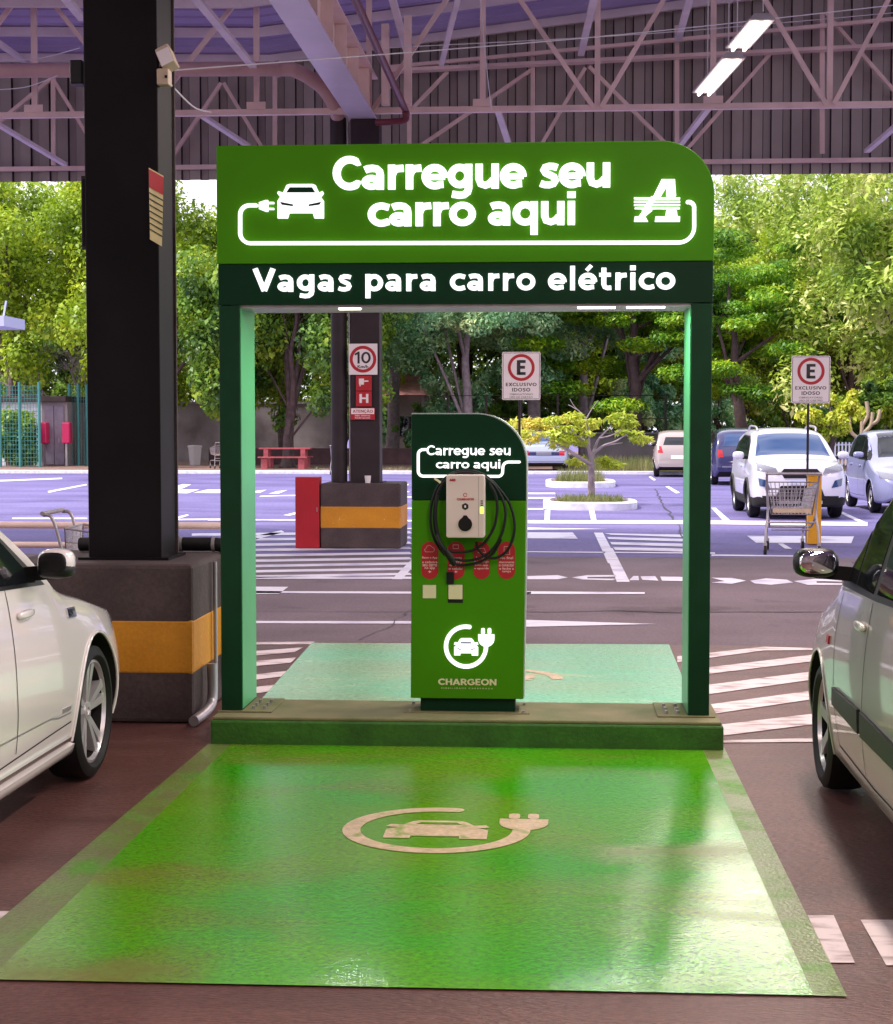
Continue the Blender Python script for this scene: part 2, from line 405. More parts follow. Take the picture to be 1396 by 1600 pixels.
def text_mb(body, x0, x1, z0, z1, y, th=0.006, bold=0.03, keep=False, shear=0.0, spacing=1.0):
    """lettering fitted into the box x0..x1, z0..z1 on a plane facing -Y"""
    cu = bpy.data.curves.new('lettering', 'FONT'); cu.body = body; cu.size = 1.0; cu.offset = bold
    cu.resolution_u = 4; cu.shear = shear; cu.space_character = spacing
    ob = bpy.data.objects.new('lettering', cu); COL.objects.link(ob)
    dg = bpy.context.evaluated_depsgraph_get()
    me = bpy.data.meshes.new_from_object(ob.evaluated_get(dg))
    bpy.data.objects.remove(ob); bpy.data.curves.remove(cu)
    P = [v.co.copy() for v in me.vertices]; Fc = [tuple(p.vertices) for p in me.polygons]
    bpy.data.meshes.remove(me)
    ax = min(p.x for p in P); bx = max(p.x for p in P); az = min(p.y for p in P); bz = max(p.y for p in P)
    sx = (x1 - x0) / (bx - ax); sz = (z1 - z0) / (bz - az)
    mb = MB(); n = len(P)
    F2 = [(x0 + (p.x - ax) * sx, y - th, z0 + (p.y - az) * sz) for p in P]
    B2 = [(p[0], y, p[2]) for p in F2]
    edges = {}
    for f in Fc:
        for i in range(len(f)):
            e = (f[i], f[(i + 1) % len(f)]); edges[e] = 1
    sides = [(a, a + n, b + n, b) for (a, b) in edges if (b, a) not in edges]
    mb.add(F2 + B2, Fc + sides)
    return mb
_H = .13
def _e(cx, cy, rx, ry, a0, a1, n=18): return [(cx + rx * math.cos(R(a0 + (a1 - a0) * i / n)), cy + ry * math.sin(R(a0 + (a1 - a0) * i / n))) for i in range(n + 1)]
_B = lambda a0=0, a1=360: _e(.47, .5, .34, .37, a0, a1, 24)
_RB = _e(.5, .68, .37, .54, 90, 90, 1)
GL = {   # stroke letters on an x height of 1: (advance, [(width factor, points)])
    'a': (.93, [(1, [(.13, .80), (.26, .855), (.42, .87), (.58, .84), (.68, .74), (.70, .60), (.70, 0)]), (.92, _e(.37, .295, .235, .17, 0, 360, 22))]),
    'c': (.78, [(1, [(.78, .80)] + _e(.50, .5, .37, .37, 62, 298, 20) + [(.78, .20)])]),
    'e': (.96, [(.80, [(.14, .49), (.86, .49)]), (1, _e(.48, .5, .355, .37, -4, 300, 26) + [(.80, .19)])]),
    'g': (.97, [(1, _e(.44, .52, .31, .35, 0, 360, 24)), (1, [(.77, 1.0), (.77, .02), (.73, -.14), (.60, -.24), (.42, -.26), (.16, -.21)])]),
    'i': (.40, [(1, [(.20, 0), (.20, 1.0)]), (1.15, [(.20, 1.14), (.20, 1.40)])]),
    'l': (.40, [(1, [(.20, 0), (.20, 1.40)])]),
    'o': (.98, [(1, _e(.49, .5, .36, .37, 0, 360, 26))]),
    'p': (.99, [(1, [(.20, -.40), (.20, 1.0)]), (1, _e(.53, .5, .33, .37, 0, 360, 24))]),
    'q': (.99, [(1, [(.79, -.40), (.79, 1.0)]), (1, _e(.46, .5, .33, .37, 0, 360, 24))]),
    'r': (.66, [(1, [(.20, 0), (.20, 1.0)]), (1, [(.20, .55), (.27, .74), (.40, .84), (.64, .86)])]),
    's': (.76, [(.95, [(.70, .82), (.55, .87), (.40, .88), (.24, .83), (.19, .73), (.26, .61), (.42, .53), (.58, .44), (.63, .30), (.56, .17), (.40, .12), (.24, .13), (.08, .19)])]),
    't': (.66, [(1, [(.24, 1.28), (.24, .32), (.30, .17), (.42, .12), (.62, .13)]), (.85, [(.0, .88), (.60, .88)])]),
    'u': (.97, [(1, [(.19, 1.0), (.19, .38), (.25, .19), (.42, .13), (.58, .20), (.72, .36)]), (1, [(.78, 0), (.78, 1.0)])]),
    'C': (1.06, [(1.05, [(1.0, 1.15)] + _e(.62, .68, .48, .55, 52, 308, 22) + [(1.0, .21)])]),
    'V': (1.18, [(1.05, [(.12, 1.36), (.59, .06)]), (1.05, [(1.06, 1.36), (.59, .06)])]),
    '1': (.72, [(1, [(.48, 0), (.48, 1.36)]), (.9, [(.10, 1.02), (.42, 1.22)])]), '0': (1.05, [(1, _e(.52, .68, .37, .55, 0, 360, 26))]),
    'E': (.86, [(1, [(.20, 0), (.20, 1.36)]), (.9, [(.2, 1.24), (.80, 1.24)]), (.9, [(.2, .70), (.74, .70)]), (.9, [(.2, .12), (.80, .12)])]),
    'X': (1.04, [(1, [(.12, 1.36), (.92, 0)]), (1, [(.92, 1.36), (.12, 0)])]), 'L': (.78, [(1, [(.20, 0), (.20, 1.36)]), (.9, [(.2, .12), (.76, .12)])]),
    'U': (1.10, [(1, [(.2, 1.36), (.2, .46), (.28, .20), (.55, .12), (.82, .20), (.90, .46), (.90, 1.36)])]), 'I': (.42, [(1, [(.21, 0), (.21, 1.36)])]),
    'S': (.92, [(1, [(.82, 1.16), (.65, 1.23), (.44, 1.23), (.24, 1.15), (.20, .98), (.28, .82), (.48, .70), (.68, .57), (.76, .38), (.66, .19), (.44, .12), (.10, .20)])]),
    'O': (1.24, [(1, _e(.62, .68, .48, .55, 0, 360, 28))]), 'D': (1.16, [(1, [(.20, 0), (.20, 1.36)]), (1, [(.2, 1.24), (.5, 1.24)] + _e(.5, .68, .50, .56, 90, -90, 16) + [(.2, .12)])]),
    'H': (1.10, [(1, [(.20, 0), (.20, 1.36)]), (1, [(.90, 0), (.90, 1.36)]), (.9, [(.2, .70), (.9, .70)])]),
    'A': (1.14, [(1, [(.12, 0), (.57, 1.33)]), (1, [(1.02, 0), (.57, 1.33)]), (.8, [(.28, .38), (.86, .38)])]), 'T': (.94, [(1, [(.47, 0), (.47, 1.3)]), (.95, [(.02, 1.24), (.92, 1.24)])]),
    'N': (1.16, [(1, [(.20, 0), (.20, 1.36)]), (1, [(.96, 0), (.96, 1.36)]), (1, [(.2, 1.28), (.96, .08)])]),
    'R': (1.02, [(1, [(.20, 0), (.20, 1.36)]), (.95, [(.2, 1.24), (.52, 1.24)] + _e(.52, .95, .28, .29, 90, -90, 12) + [(.2, .66)]), (1, [(.48, .64), (.92, 0)])]),
    'G': (1.18, [(1, [(1.02, 1.14)] + _e(.62, .68, .48, .55, 52, 310, 22) + [(1.02, .30), (1.02, .66)]), (.85, [(.66, .66), (1.02, .66)])]),
    'B': (1.0, [(1, [(.20, 0), (.20, 1.36)]), (.9, [(.2, 1.24), (.5, 1.24)] + _e(.5, .97, .27, .27, 90, -90, 10) + [(.2, .70)]), (.9, [(.5, .70)] + _e(.52, .41, .31, .29, 88, -90, 10) + [(.2, .12)])]),
    ' ': (.44, []),
}
GL['\u00e9'] = (GL['e'][0], GL['e'][1] + [(.8, [(.42, 1.14), (.66, 1.42)])])
GL['\u00c7'] = (GL['C'][0], GL['C'][1] + [(.6, [(.6, .1), (.66, -.2), (.46, -.28)])])
GL['\u00c3'] = (GL['A'][0], GL['A'][1] + [(.6, [(.32, 1.52), (.50, 1.60), (.64, 1.52), (.82, 1.60)])])
def bold_mb(body, x0, x1, z0, z1, y, th=.006, w=.275, track=.0):
    """bold lettering drawn as strokes, fitted into x0..x1, z0..z1 on a plane facing -Y"""
    mb = MB(); cx = 0.0; k = 0
    for ch in body:
        adv, st = GL[ch]
        for wf, pts in st:
            dd = .0003 * (k % 3 + 1); k += 1
            closed = len(pts) > 8 and (Vector(pts[0]) - Vector(pts[-1])).length < 1e-4
            mb.stroke([(cx + p[0], p[1]) for p in (pts[:-1] if closed else pts)], w * wf, lambda u, v, d, dd=dd: (u, (-dd if d == 0 else 1.0), v), 1.0, closed=closed, round_=False)
        cx += adv + track
    ax = min(p[0] for p in mb.v); bx = max(p[0] for p in mb.v); az = min(p[2] for p in mb.v); bz = max(p[2] for p in mb.v)
    mb.v = [(x0 + (p[0] - ax) / (bx - ax) * (x1 - x0), y if p[1] == 1.0 else y - th + p[1], z0 + (p[2] - az) / (bz - az) * (z1 - z0)) for p in mb.v]
    return mb
def arc(cx, cy, r, a0, a1, n=12, ry=None):
    ry = r if ry is None else ry
    return [(cx + r * math.cos(R(a0 + (a1 - a0) * i / n)), cy + ry * math.sin(R(a0 + (a1 - a0) * i / n))) for i in range(n + 1)]
def rrect(x0, x1, z0, z1, r, n=6):
    return (arc(x1 - r, z1 - r, r, 0, 90, n) + arc(x0 + r, z1 - r, r, 90, 180, n) + arc(x0 + r, z0 + r, r, 180, 270, n) + arc(x1 - r, z0 + r, r, 270, 360, n))

# ================================================================== GROUND
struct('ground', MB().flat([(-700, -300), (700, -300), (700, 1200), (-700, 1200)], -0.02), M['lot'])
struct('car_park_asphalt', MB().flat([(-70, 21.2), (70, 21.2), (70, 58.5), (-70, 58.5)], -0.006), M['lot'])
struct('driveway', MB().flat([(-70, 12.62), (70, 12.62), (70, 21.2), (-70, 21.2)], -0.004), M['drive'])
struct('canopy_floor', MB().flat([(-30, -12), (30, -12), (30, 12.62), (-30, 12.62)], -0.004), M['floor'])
struct('dirt_verge', MB().flat([(-70, 58.5), (70, 58.5), (70, 110), (-70, 110)], 0.05), M['dirt'])

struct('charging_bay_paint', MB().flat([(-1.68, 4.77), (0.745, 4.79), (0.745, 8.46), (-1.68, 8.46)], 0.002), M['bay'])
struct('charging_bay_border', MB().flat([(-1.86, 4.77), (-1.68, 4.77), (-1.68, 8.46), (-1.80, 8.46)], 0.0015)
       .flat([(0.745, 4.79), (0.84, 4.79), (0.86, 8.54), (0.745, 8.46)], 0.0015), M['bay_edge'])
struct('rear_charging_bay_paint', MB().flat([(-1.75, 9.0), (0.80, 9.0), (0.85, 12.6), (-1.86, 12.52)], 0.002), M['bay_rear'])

def ground_polys(name, polys, m, z):
    mb = MB()
    for poly in polys:
        mb.flat([(p.x, p.y) for p in [G(a, b) for a, b in poly]], z)
    return struct(name, mb, m)
c4 = lambda pts: [(800 + x / 2.792, 860 + y / 2.792) for x, y in pts]
c3 = lambda pts: [(280 + x / 3.324, 860 + y / 3.324) for x, y in pts]
c2 = lambda pts: [(760 + x / 4.3625, 520 + y / 4.3625) for x, y in pts]
c8 = lambda pts: [(1000 + x / 3.525, 540 + y / 3.525) for x, y in pts]
c1 = lambda pts: [(400 + x / 4.0, 480 + y / 4.0) for x, y in pts]
c6 = lambda pts: [(x / 3.076, 740 + y / 3.076) for x, y in pts]
ground_polys('hatched_zone_marking', [
    [(1262, 1430), (1303, 1430), (1336, 1504), (1297, 1504)], [(1345, 1437), (1440, 1437), (1470, 1508), (1385, 1508)],
    [(-40, 1423), (50, 1424), (10, 1482), (-90, 1482)],
    c4([(722, 462), (1100, 420), (1420, 428), (1420, 434), (1100, 436), (722, 487)]),
    c4([(742, 524), (1420, 442), (1420, 470), (745, 552)]),
    c4([(780, 596), (1420, 514), (1420, 548), (780, 638)]),
    c4([(800, 680), (1420, 597), (1420, 633), (800, 724)]),
    c4([(840, 768), (1420, 700), (1420, 745), (860, 815)]),
    c4([(915, 828), (1420, 816), (1420, 834), (915, 838)]),
    c3([(60, 478), (705, 474), (690, 487), (60, 490)]),
    c3([(60, 545), (480, 516), (645, 503), (600, 528), (400, 545), (60, 570)]),
    c3([(60, 602), (610, 556), (580, 583), (60, 632)]),
    c3([(60, 680), (560, 626), (530, 655), (60, 712)]),
    c3([(60, 750), (495, 697), (465, 733), (60, 785)])], M['line'], 0.0)
hz = []
for i in range(9):
    y = 832 + i * 8.1
    hz.append([(300, y + 1.5 + i * .3), (640, y - 2), (645, y + 1.5), (300, y + 5.5 + i * .3)])
ground_polys('driveway_markings', [
    [(150, 970), (645, 970.5), (645, 974.5), (150, 973)], c4([(-400, 300), (68, 303), (632, 321), (68, 333), (-400, 328)]),
    [(250, 923), (830, 925), (830, 928.3), (250, 926)], c3([(60, 187), (568, 189), (520, 226), (60, 226)]),
    c4([(-300, 176), (580, 182), (580, 190), (-300, 190)]),
    c3([(1105, 150), (1160, 150), (1260, 30), (1225, 30)]),
    c4([(68, 112), (200, 108), (245, 118), (200, 126), (68, 126)]), c4([(262, 118), (330, 108), (450, 108), (455, 114), (330, 116), (330, 122), (455, 124), (440, 130), (310, 127)]),
    c4([(530, 112), (552, 112), (555, 130), (512, 130)]), c4([(562, 114), (625, 112), (640, 132), (570, 128)]),
    c4([(648, 114), (758, 116), (758, 134), (655, 132)]),
    c4([(870, 119), (960, 120), (1022, 132), (960, 146), (870, 140), (930, 134)]),
    c4([(1040, 132), (1110, 122), (1200, 128), (1228, 140), (1130, 150), (1060, 144)]),
    c4([(1230, 134), (1330, 124), (1440, 128), (1440, 136), (1330, 134), (1330, 142), (1440, 144), (1440, 150), (1290, 150)]),
    c4([(400, -10), (440, -10), (515, 137), (458, 137)])], M['line_out'], 0.0005)
ground_polys('car_park_markings', hz + [
    [(230, 901), (660, 901), (660, 904.5), (230, 904)], c1([(-200, 1470), (160, 1395), (180, 1405), (-170, 1495)]),
    c1([(-300, 1326), (250, 1326), (250, 1333), (-300, 1333)]), c1([(170, 1300), (262, 1278), (262, 1290), (215, 1302)]),
    c1([(130, 1150), (200, 1142), (140, 1166), (80, 1166)]), c1([(30, 1178), (250, 1172), (250, 1180), (20, 1184)]), c1([(0, 1148), (70, 1140), (30, 1158), (-40, 1160)]),
    c1([(910, 1150), (960, 1150), (960, 1156), (910, 1156)]), c1([(910, 1183), (985, 1183), (985, 1189), (910, 1189)]), c1([(910, 1254), (985, 1254), (985, 1260), (910, 1260)]),
    c1([(910, 1330), (985, 1330), (985, 1340), (910, 1340)]), c1([(910, 1380), (985, 1380), (985, 1385), (910, 1385)]), c1([(915, 1120), (955, 1104), (955, 1110), (925, 1126)]),
    c6([(230, 84), (415, 50), (420, 55), (235, 92)]), c6([(60, 212), (420, 212), (420, 218), (60, 218)]), c6([(0, 30), (300, 20), (300, 26), (0, 38)]),
    c6([(800, 78), (880, 50), (920, 52), (850, 84)]), c6([(815, 92), (880, 76), (960, 76), (900, 95)]), c6([(930, 92), (1000, 76), (1060, 76), (1060, 94)]), c6([(820, 215), (900, 196), (910, 200), (850, 220)]), c6([(800, 218), (1060, 216), (1060, 222), (800, 224)]),
    c2([(230, 1090), (470, 1090), (470, 1100), (230, 1100)]), c2([(230, 1120), (470, 1120), (470, 1130), (230, 1130)]), c2([(230, 1196), (390, 1196), (390, 1205), (230, 1205)]),
    c2([(400, 1207), (437, 1207), (433, 1278), (397, 1278)]), c2([(700, 1210), (738, 1210), (752, 1278), (716, 1278)]),
    c2([(230, 1326), (830, 1337), (230, 1343)]), c2([(230, 1360), (590, 1360), (625, 1404), (230, 1400)]),
    c2([(735, 1362), (795, 1362), (905, 1570), (830, 1570)]),
    c2([(805, 1366), (1500, 1378), (1500, 1398), (850, 1376)]), c2([(825, 1392), (1500, 1408), (1500, 1428), (835, 1406)]),
    c2([(845, 1426), (1500, 1440), (1500, 1462), (855, 1442)]), c2([(865, 1460), (1500, 1474), (1500, 1496), (880, 1480)]),
    c2([(230, 1489), (1560, 1497), (1560, 1506), (230, 1495)]),
    c8([(393, 893), (418, 893), (510, 973), (470, 976)]), c8([(48, 722), (62, 720), (90, 740), (76, 743)]), c8([(140, 776), (160, 774), (222, 810), (200, 814)]),
    c8([(1093, 918), (1120, 916), (1250, 975), (1225, 980)]), c8([(395, 1150), (860, 1156), (860, 1162), (395, 1158)]),
    c8([(590, 1047), (1180, 1050), (1165, 1088), (640, 1085)]), c8([(760, 1090), (790, 1090), (840, 1120), (800, 1118)])], M['line_out'], 0.0)
ground_polys('speed_hump_strip', [c2([(230, 1277), (1560, 1278), (2600, 1290), (2600, 1318), (1560, 1306), (230, 1300)])], mat('pale_strip', (0.60, 0.50, 0.60), 0.8, var=0.2, scale=2), 0.0015)

rnd_ = random.Random(12); tar = MB()
for x0_, y0_, x1_, y1_, w_ in ((-9, 28.5, 12, 29.6, .05), (-6, 40, 9, 38.5, .06), (1.8, 22, 2.6, 45, .05), (-7, 14.6, 7, 15.1, .018), (-1.5, 12.8, -.6, 21, .016), (2.2, 13, 3.6, 20.5, .02), (-12, 48, 14, 47, .08)):
    n_ = 26; c_ = []
    for i in range(n_ + 1):
        f = i / n_; c_.append((x0_ + (x1_ - x0_) * f + rnd_.uniform(-.05, .05) * (abs(y1_ - y0_) > 3), y0_ + (y1_ - y0_) * f + rnd_.uniform(-.10, .10)))
    vs = []
    for i, (a, b) in enumerate(c_):
        q = w_ * rnd_.uniform(.3, 1.1) / 2; vs += [(a - q, b - q * 2, .0012), (a + q, b + q * 2, .0012)]
    tar.add(vs, [(2 * i, 2 * i + 1, 2 * i + 3, 2 * i + 2) for i in range(n_)])
struct('asphalt_crack', tar, mat('tar', (.035, .028, .05), .7))
# electric-car symbol, shared by floor and signs; unit circle, f maps to a surface
def ev_symbol(f, th, w=0.20):
    parts = {}
    a = MB(); a.stroke(arc(0, 0, 0.9, 80, 360, 44), w, f, th); parts['ring'] = a
    p = MB()
    def poly(mb, pts):
        n = len(pts); mb.add([f(u, v, -0.0004) for u, v in pts] + [f(u, v, th) for u, v in pts], [tuple(range(n))] + [(j, j + n, (j + 1) % n + n, (j + 1) % n) for j in range(n)])
    poly(p, [(0.55, 0.56), (1.28, 0.56)] + arc(0.915, 0.36, 0.365, 0, -180, 14, 0.36))
    poly(p, rrect(0.68, 0.85, 0.57, 0.84, 0.07)); poly(p, rrect(0.97, 1.14, 0.57, 0.84, 0.07)); parts['plug'] = p
    c = MB()
    poly(c, [(-.53, -.40), (-.53, -.02), (-.42, .06), (-.55, .10), (-.50, .20), (-.37, .18), (-.28, .33), (-.20, .38), (.22, .38), (.30, .33), (.39, .18), (.52, .20), (.56, .10), (.44, .06), (.55, -.02), (.55, -.40), (.26, -.40), (.26, -.30), (-.25, -.30), (-.25, -.40)])
    parts['car'] = c; parts['poly'] = poly
    return parts
# floor symbol: drawn on the paint, foreshortened from here
fc = G(686, 1297); rr = 0.385
ff = lambda u, v, d: (fc.x - 0.01 + u * rr, fc.y + v * rr * 1.0, 0.0045 - abs(d) * 0.2)
sp = ev_symbol(ff, 0.002, 0.19); sm = MB()
sp['plug'].v = [(fc.x - .01 + rr * .93 + (p[0] - (fc.x - .01 + rr * .93)) * .72, fc.y + rr * .12 + (p[1] - (fc.y + rr * .12)) * .9, p[2]) for p in sp['plug'].v]
for k in ('ring', 'plug', 'car'):
    for_ = sp[k]; n0 = len(sm.v); sm.v += for_.v; sm.f += [tuple(i + n0 for i in f) for f in for_.f]; sm.mi += for_.mi
struct('charging_symbol_paint', sm, M['symbol'], fix=False)
ws = MB(); ws.flat([ff(x, y, 0)[:2] for x, y in [(-.24, .20), (.26, .20), (.20, .29), (-.18, .29)]], 0.0058)
struct('charging_symbol_window', ws, M['bay'])
fc2 = G(780, 1060)
f2 = lambda u, v, d: (fc2.x + u * 0.42, fc2.y - v * 0.42, 0.0045 - abs(d) * 0.2)
sp = ev_symbol(f2, 0.002, 0.2); sm = MB()
for k in ('ring', 'car'):
    n0 = len(sm.v); sm.v += sp[k].v; sm.f += [tuple(i + n0 for i in f) for f in sp[k].f]; sm.mi += sp[k].mi
struct('rear_symbol_paint', sm, M['symbol'], fix=False)

# ================================================================== PLINTH + GANTRY
pl = thing('concrete_plinth', 'long low concrete plinth with dark green front carrying the green gantry', 'plinth', (-0.47, 8.7, 0))
MB().box(-1.79, 0.85, 8.46, 9.05, -0.01, 0.125).build('base', M['plinth'], pl, bevel=0.012)
MB().box(-1.78, 0.84, 8.472, 9.04, 0.125, 0.142).build('top_surface', M['plinth_top'], pl, bevel=0.006)

YF = 8.62
ga = thing('charging_gantry', 'tall green portal frame with a lit sign reading Carregue seu carro aqui', 'sign gantry', (-0.48, 8.8, 0.142))
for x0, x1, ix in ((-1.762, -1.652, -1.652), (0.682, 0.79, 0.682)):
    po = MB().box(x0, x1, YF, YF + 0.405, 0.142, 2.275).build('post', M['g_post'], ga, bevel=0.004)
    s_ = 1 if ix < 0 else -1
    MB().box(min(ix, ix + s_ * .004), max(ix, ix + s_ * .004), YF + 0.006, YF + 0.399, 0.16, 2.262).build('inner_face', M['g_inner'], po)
    bx0, bx1 = (x0 - 0.02, x1 + 0.16) if s_ > 0 else (x0 - 0.16, x1 + 0.03)
    bp = MB().box(bx0, bx1, YF - 0.02, YF + 0.408, 0.142, 0.150).build('base_plate', M['plinth_top'], ga, bevel=0.003)
    for i, (dx, dy) in enumerate([(0.05, 0.06), (0.11, 0.06), (0.05, 0.16), (0.11, 0.16), (0.05, 0.27), (0.11, 0.27)]):
        cx = (x1 + dx) if s_ > 0 else (x0 - dx)
        MB().cyl((cx, YF + dy, 0.150), (cx, YF + dy, 0.166), 0.010, 6).build('bolt', M['steel'], bp)
band = MB().box(-1.764, 0.792, YF - 0.004, YF + 0.41, 2.278, 2.488).build('lower_band', M['g_dark'], ga, bevel=0.003)
MB().box(-1.70, 0.73, YF + 0.02, YF + 0.39, 2.262, 2.2775).build('soffit', M['steel'], ga)
px = lambda x, y: VX(x, y, YF)
tl = px(341, 228); R0 = 0.27
zt = 3.098; zb = 2.488
panel = MB().prism([(-1.768, zb + .002), (0.794, zb + .002)] + arc(0.794 - R0, zt - R0, R0, 0, 90, 18) + [(-1.768, zt)], YF - 0.012, YF + 0.415).build('sign_panel', M['g_sign'], ga, bevel=0.004)
YP = YF - 0.012
q3 = lambda x, y: VX(320 + x / 1.7235, 210 + y / 1.7235, YP)
def box3(a, b, y=YP): 
    p = q3(*a); q = q3(*b); return (p[0], q[0], q[1], p[1])
bold_mb('Carregue seu', *box3((346, 60), (1092, 170)), YP, 0.022).build('lettering', M['glow'], panel, fix=False)
bold_mb('carro aqui', *box3((440, 160), (999, 270)), YP, 0.022).build('lettering', M['glow'], panel, fix=False)
bold_mb('Vagas para carro el\u00e9trico', *box3((130, 356), (1267, 437)), YF - 0.004, 0.02, .25, .10).build('lettering', M['glow'], band, fix=False)
fs_ = lambda u, v, d: (u, YP - 0.022 + d, v)
def q3a(cx, cy, r, a0, a1, n=8): return [q3(cx + r * math.cos(R(a0 + (a1 - a0) * i / n)), cy - r * math.sin(R(a0 + (a1 - a0) * i / n))) for i in range(n + 1)]
MB().stroke([q3(140, 192)] + q3a(122, 217, 25, 90, 180) + q3a(125, 266, 28, 180, 270) + q3a(1276, 250, 42, 270, 360) + q3a(1303, 198, 15, 0, 100), 0.019, fs_, 0.022).build('cable_emblem', M['glow'], panel, fix=False)
mb = MB()
for poly in ([(148, 184), (166, 178), (172, 178), (172, 209), (166, 209), (148, 202)], [(174, 183), (188, 183), (188, 188), (174, 188)], [(174, 199), (188, 199), (188, 204), (174, 204)]):
    mb.prism([q3(*p) for p in poly], YP - 0.022, YP)
mb.build('plug_emblem', M['glow'], panel)
mb = MB()
mb.prism([q3(*p) for p in [(198, 227), (198, 180), (205, 170), (197, 160), (200, 154), (213, 158), (222, 138), (230, 135), (292, 135), (300, 138), (309, 158), (319, 154), (322, 160), (314, 170), (322, 180), (322, 227), (297, 227), (293, 213), (229, 213), (225, 227)]], YP - 0.022, YP)
ce = mb.build('car_emblem', M['glow'], panel)
mb = MB()
for poly in ([(222, 158), (231, 144), (291, 144), (300, 158)], [(205, 183), (240, 190), (240, 195), (210, 191)], [(316, 183), (282, 190), (282, 195), (311, 191)]):
    mb.prism([q3(*p) for p in poly], YP - 0.0235, YP - 0.0222)
mb.build('emblem_cutout', M['g_dark'], panel)
mb = MB()
for poly in ([(1230, 122), (1266, 122), (1269, 167), (1243, 167), (1243, 143), (1229, 167), (1208, 167)], [(1206, 206), (1186, 222), (1194, 236), (1156, 236), (1158, 222), (1168, 222), (1180, 206)],
             [(1243, 206), (1271, 206), (1273, 222), (1280, 222), (1279, 236), (1212, 236), (1214, 222), (1240, 222)],
             [(1156, 171), (1280, 171), (1280, 175), (1156, 175)], [(1156, 180), (1280, 180), (1280, 184), (1156, 184)], [(1156, 189), (1280, 189), (1280, 193), (1156, 193)], [(1158, 198), (1279, 198), (1279, 202), (1158, 202)]):
    mb.prism([q3(*p) for p in poly], YP - 0.022, YP)
mb.prism([q3(*p) for p in [(1202, 168), (1217, 168), (1196, 207), (1177, 207)]], YP - 0.0228, YP - .001)
mb.build('monogram_emblem', M['glow'], panel)
def strip(x0, x1):
    MB().box(x0, x1, YF + 0.03, YF + 0.07, 2.254, 2.2615).build('light_strip', M['glow_warm'], ga)
    l = bpy.data.lights.new('strip_light', 'AREA'); l.shape = 'RECTANGLE'; l.size = x1 - x0; l.size_y = 0.05; l.energy = 5; l.color = (0.9, 1.0, 0.92)
    o = bpy.data.objects.new('strip_light', l); COL.objects.link(o); o.parent = ga
    o.location = Vector(((x0 + x1) / 2, YF + 0.05, 2.250)) - ga.location
strip(px(528, 475)[0], px(562, 475)[0]); strip(px(903, 476)[0], px(962, 476)[0]); strip(px(980, 476)[0], px(1040, 476)[0])

# ================================================================== KIOSK
YK = 8.66
ki = thing('charging_kiosk', 'slim green charging totem with curved dark top standing inside the gantry', 'charging station', (-0.46, 8.8, 0.142))
MB().box(-0.715, -0.215, YK + 0.03, YK + 0.22, 0.142, 0.225).build('plinth_foot', M['g_dark'], ki, bevel=0.006)
fl = MB().box(-0.80, -0.14, YK - 0.02, YK + 0.27, 0.142, 0.148).build('base_plate', M['plinth_top'], ki)
for x in (-0.77, -0.17):
    for y in (YK + 0.0, YK + 0.24):
        MB().cyl((x, y, 0.148), (x, y, 0.160), 0.009, 6).build('bolt', M['steel'], fl)
kx0, kx1, kzt, kzm, kzb = -0.758, -0.160, 1.71, 1.262, 0.219
ts = -0.03      # the cabinet's sides lean very slightly, as it narrows towards its foot
body = MB().prism([(kx0 - .006, kzb), (kx1 - .013, kzb), (kx1, kzm - .002), (kx0, kzm - .002)], YK, YK + 0.25).build('cabinet', M['g_sign'], ki, bevel=0.004)
KR = 0.26
head = MB().prism([(kx0, kzm), (kx1, kzm)] + arc(kx1 - KR, kzt - KR, KR, 0, 90, 18) + [(kx0, kzt)], YK, YK + 0.25).build('head', M['g_dark'], ki, bevel=0.003)
MB().stroke([(kx1 - 0.0105, kzb + .004), (kx1 + 0.003, kzm), (kx1 + 0.003, kzt - KR)] + arc(kx1 - KR, kzt - KR, KR + 0.003, 0, 90, 18) + [(kx0, kzt + 0.003)], 0.006, lambda u, v, d: (u, YK + 0.004 + d, v), 0.243, round_=False).build('edge_trim', M['edge'], ki, fix=False)
k6 = lambda x, y, Y=None: VX(640 + x / 5.926, 680 + y / 5.926, YK if Y is None else Y)
def kbox(a, b):
    p = k6(*a); q = k6(*b); return (p[0], q[0], q[1], p[1])
bold_mb('Carregue seu', *kbox((160, 94), (936, 212)), YK, 0.012, .21).build('lettering', M['glow'], head, fix=False)
bold_mb('carro aqui', *kbox((247, 224), (842, 332)), YK, 0.012, .21).build('lettering', M['glow'], head, fix=False)
def k6a(cx, cy, r, a0, a1, n=8): return [k6(cx + r * math.cos(R(a0 + (a1 - a0) * i / n)), cy - r * math.sin(R(a0 + (a1 - a0) * i / n))) for i in range(n + 1)]
MB().stroke([k6(150, 133)] + k6a(128, 178, 45, 90, 180) + k6a(130, 332, 47, 180, 270) + [k6(500, 379)] + k6a(822, 339, 42, 270, 352) + k6a(918, 300, 52, 172, 90) + [k6(1018, 248)], 0.0145, lambda u, v, d: (u, YK - 0.012 + d, v), 0.012).build('cable_emblem', M['glow'], head, fix=False)
cc = k6(517, 0); ce = VX(640 + 650 / 7.347, 940 + 515 / 7.347, YK); kr = 0.1165
fk = lambda u, v, d: (ce[0] + u * kr, YK - 0.010 + d, ce[1] + v * kr)
sp = ev_symbol(fk, 0.010, 0.19)
for k, nm in (('ring', 'cable_emblem'), ('plug', 'plug_emblem'), ('car', 'car_emblem')): sp[k].build(nm, M['glow'], body, fix=False)
mb = MB()
for pts in ([(-.27, .15), (.28, .15), (.22, .21), (-.22, .21)], [(-.40, -.05), (-.22, -.12), (-.22, -.15), (-.36, -.11)], [(.42, -.05), (.22, -.12), (.22, -.15), (.37, -.11)]):
    mb.prism([(ce[0] + u * kr, ce[1] + v * kr) for u, v in pts], YK - 0.0118, YK - 0.0106)
mb.build('emblem_cutout', mat('emblem_blue', (0.05, 0.10, 0.20), 0.4), body)
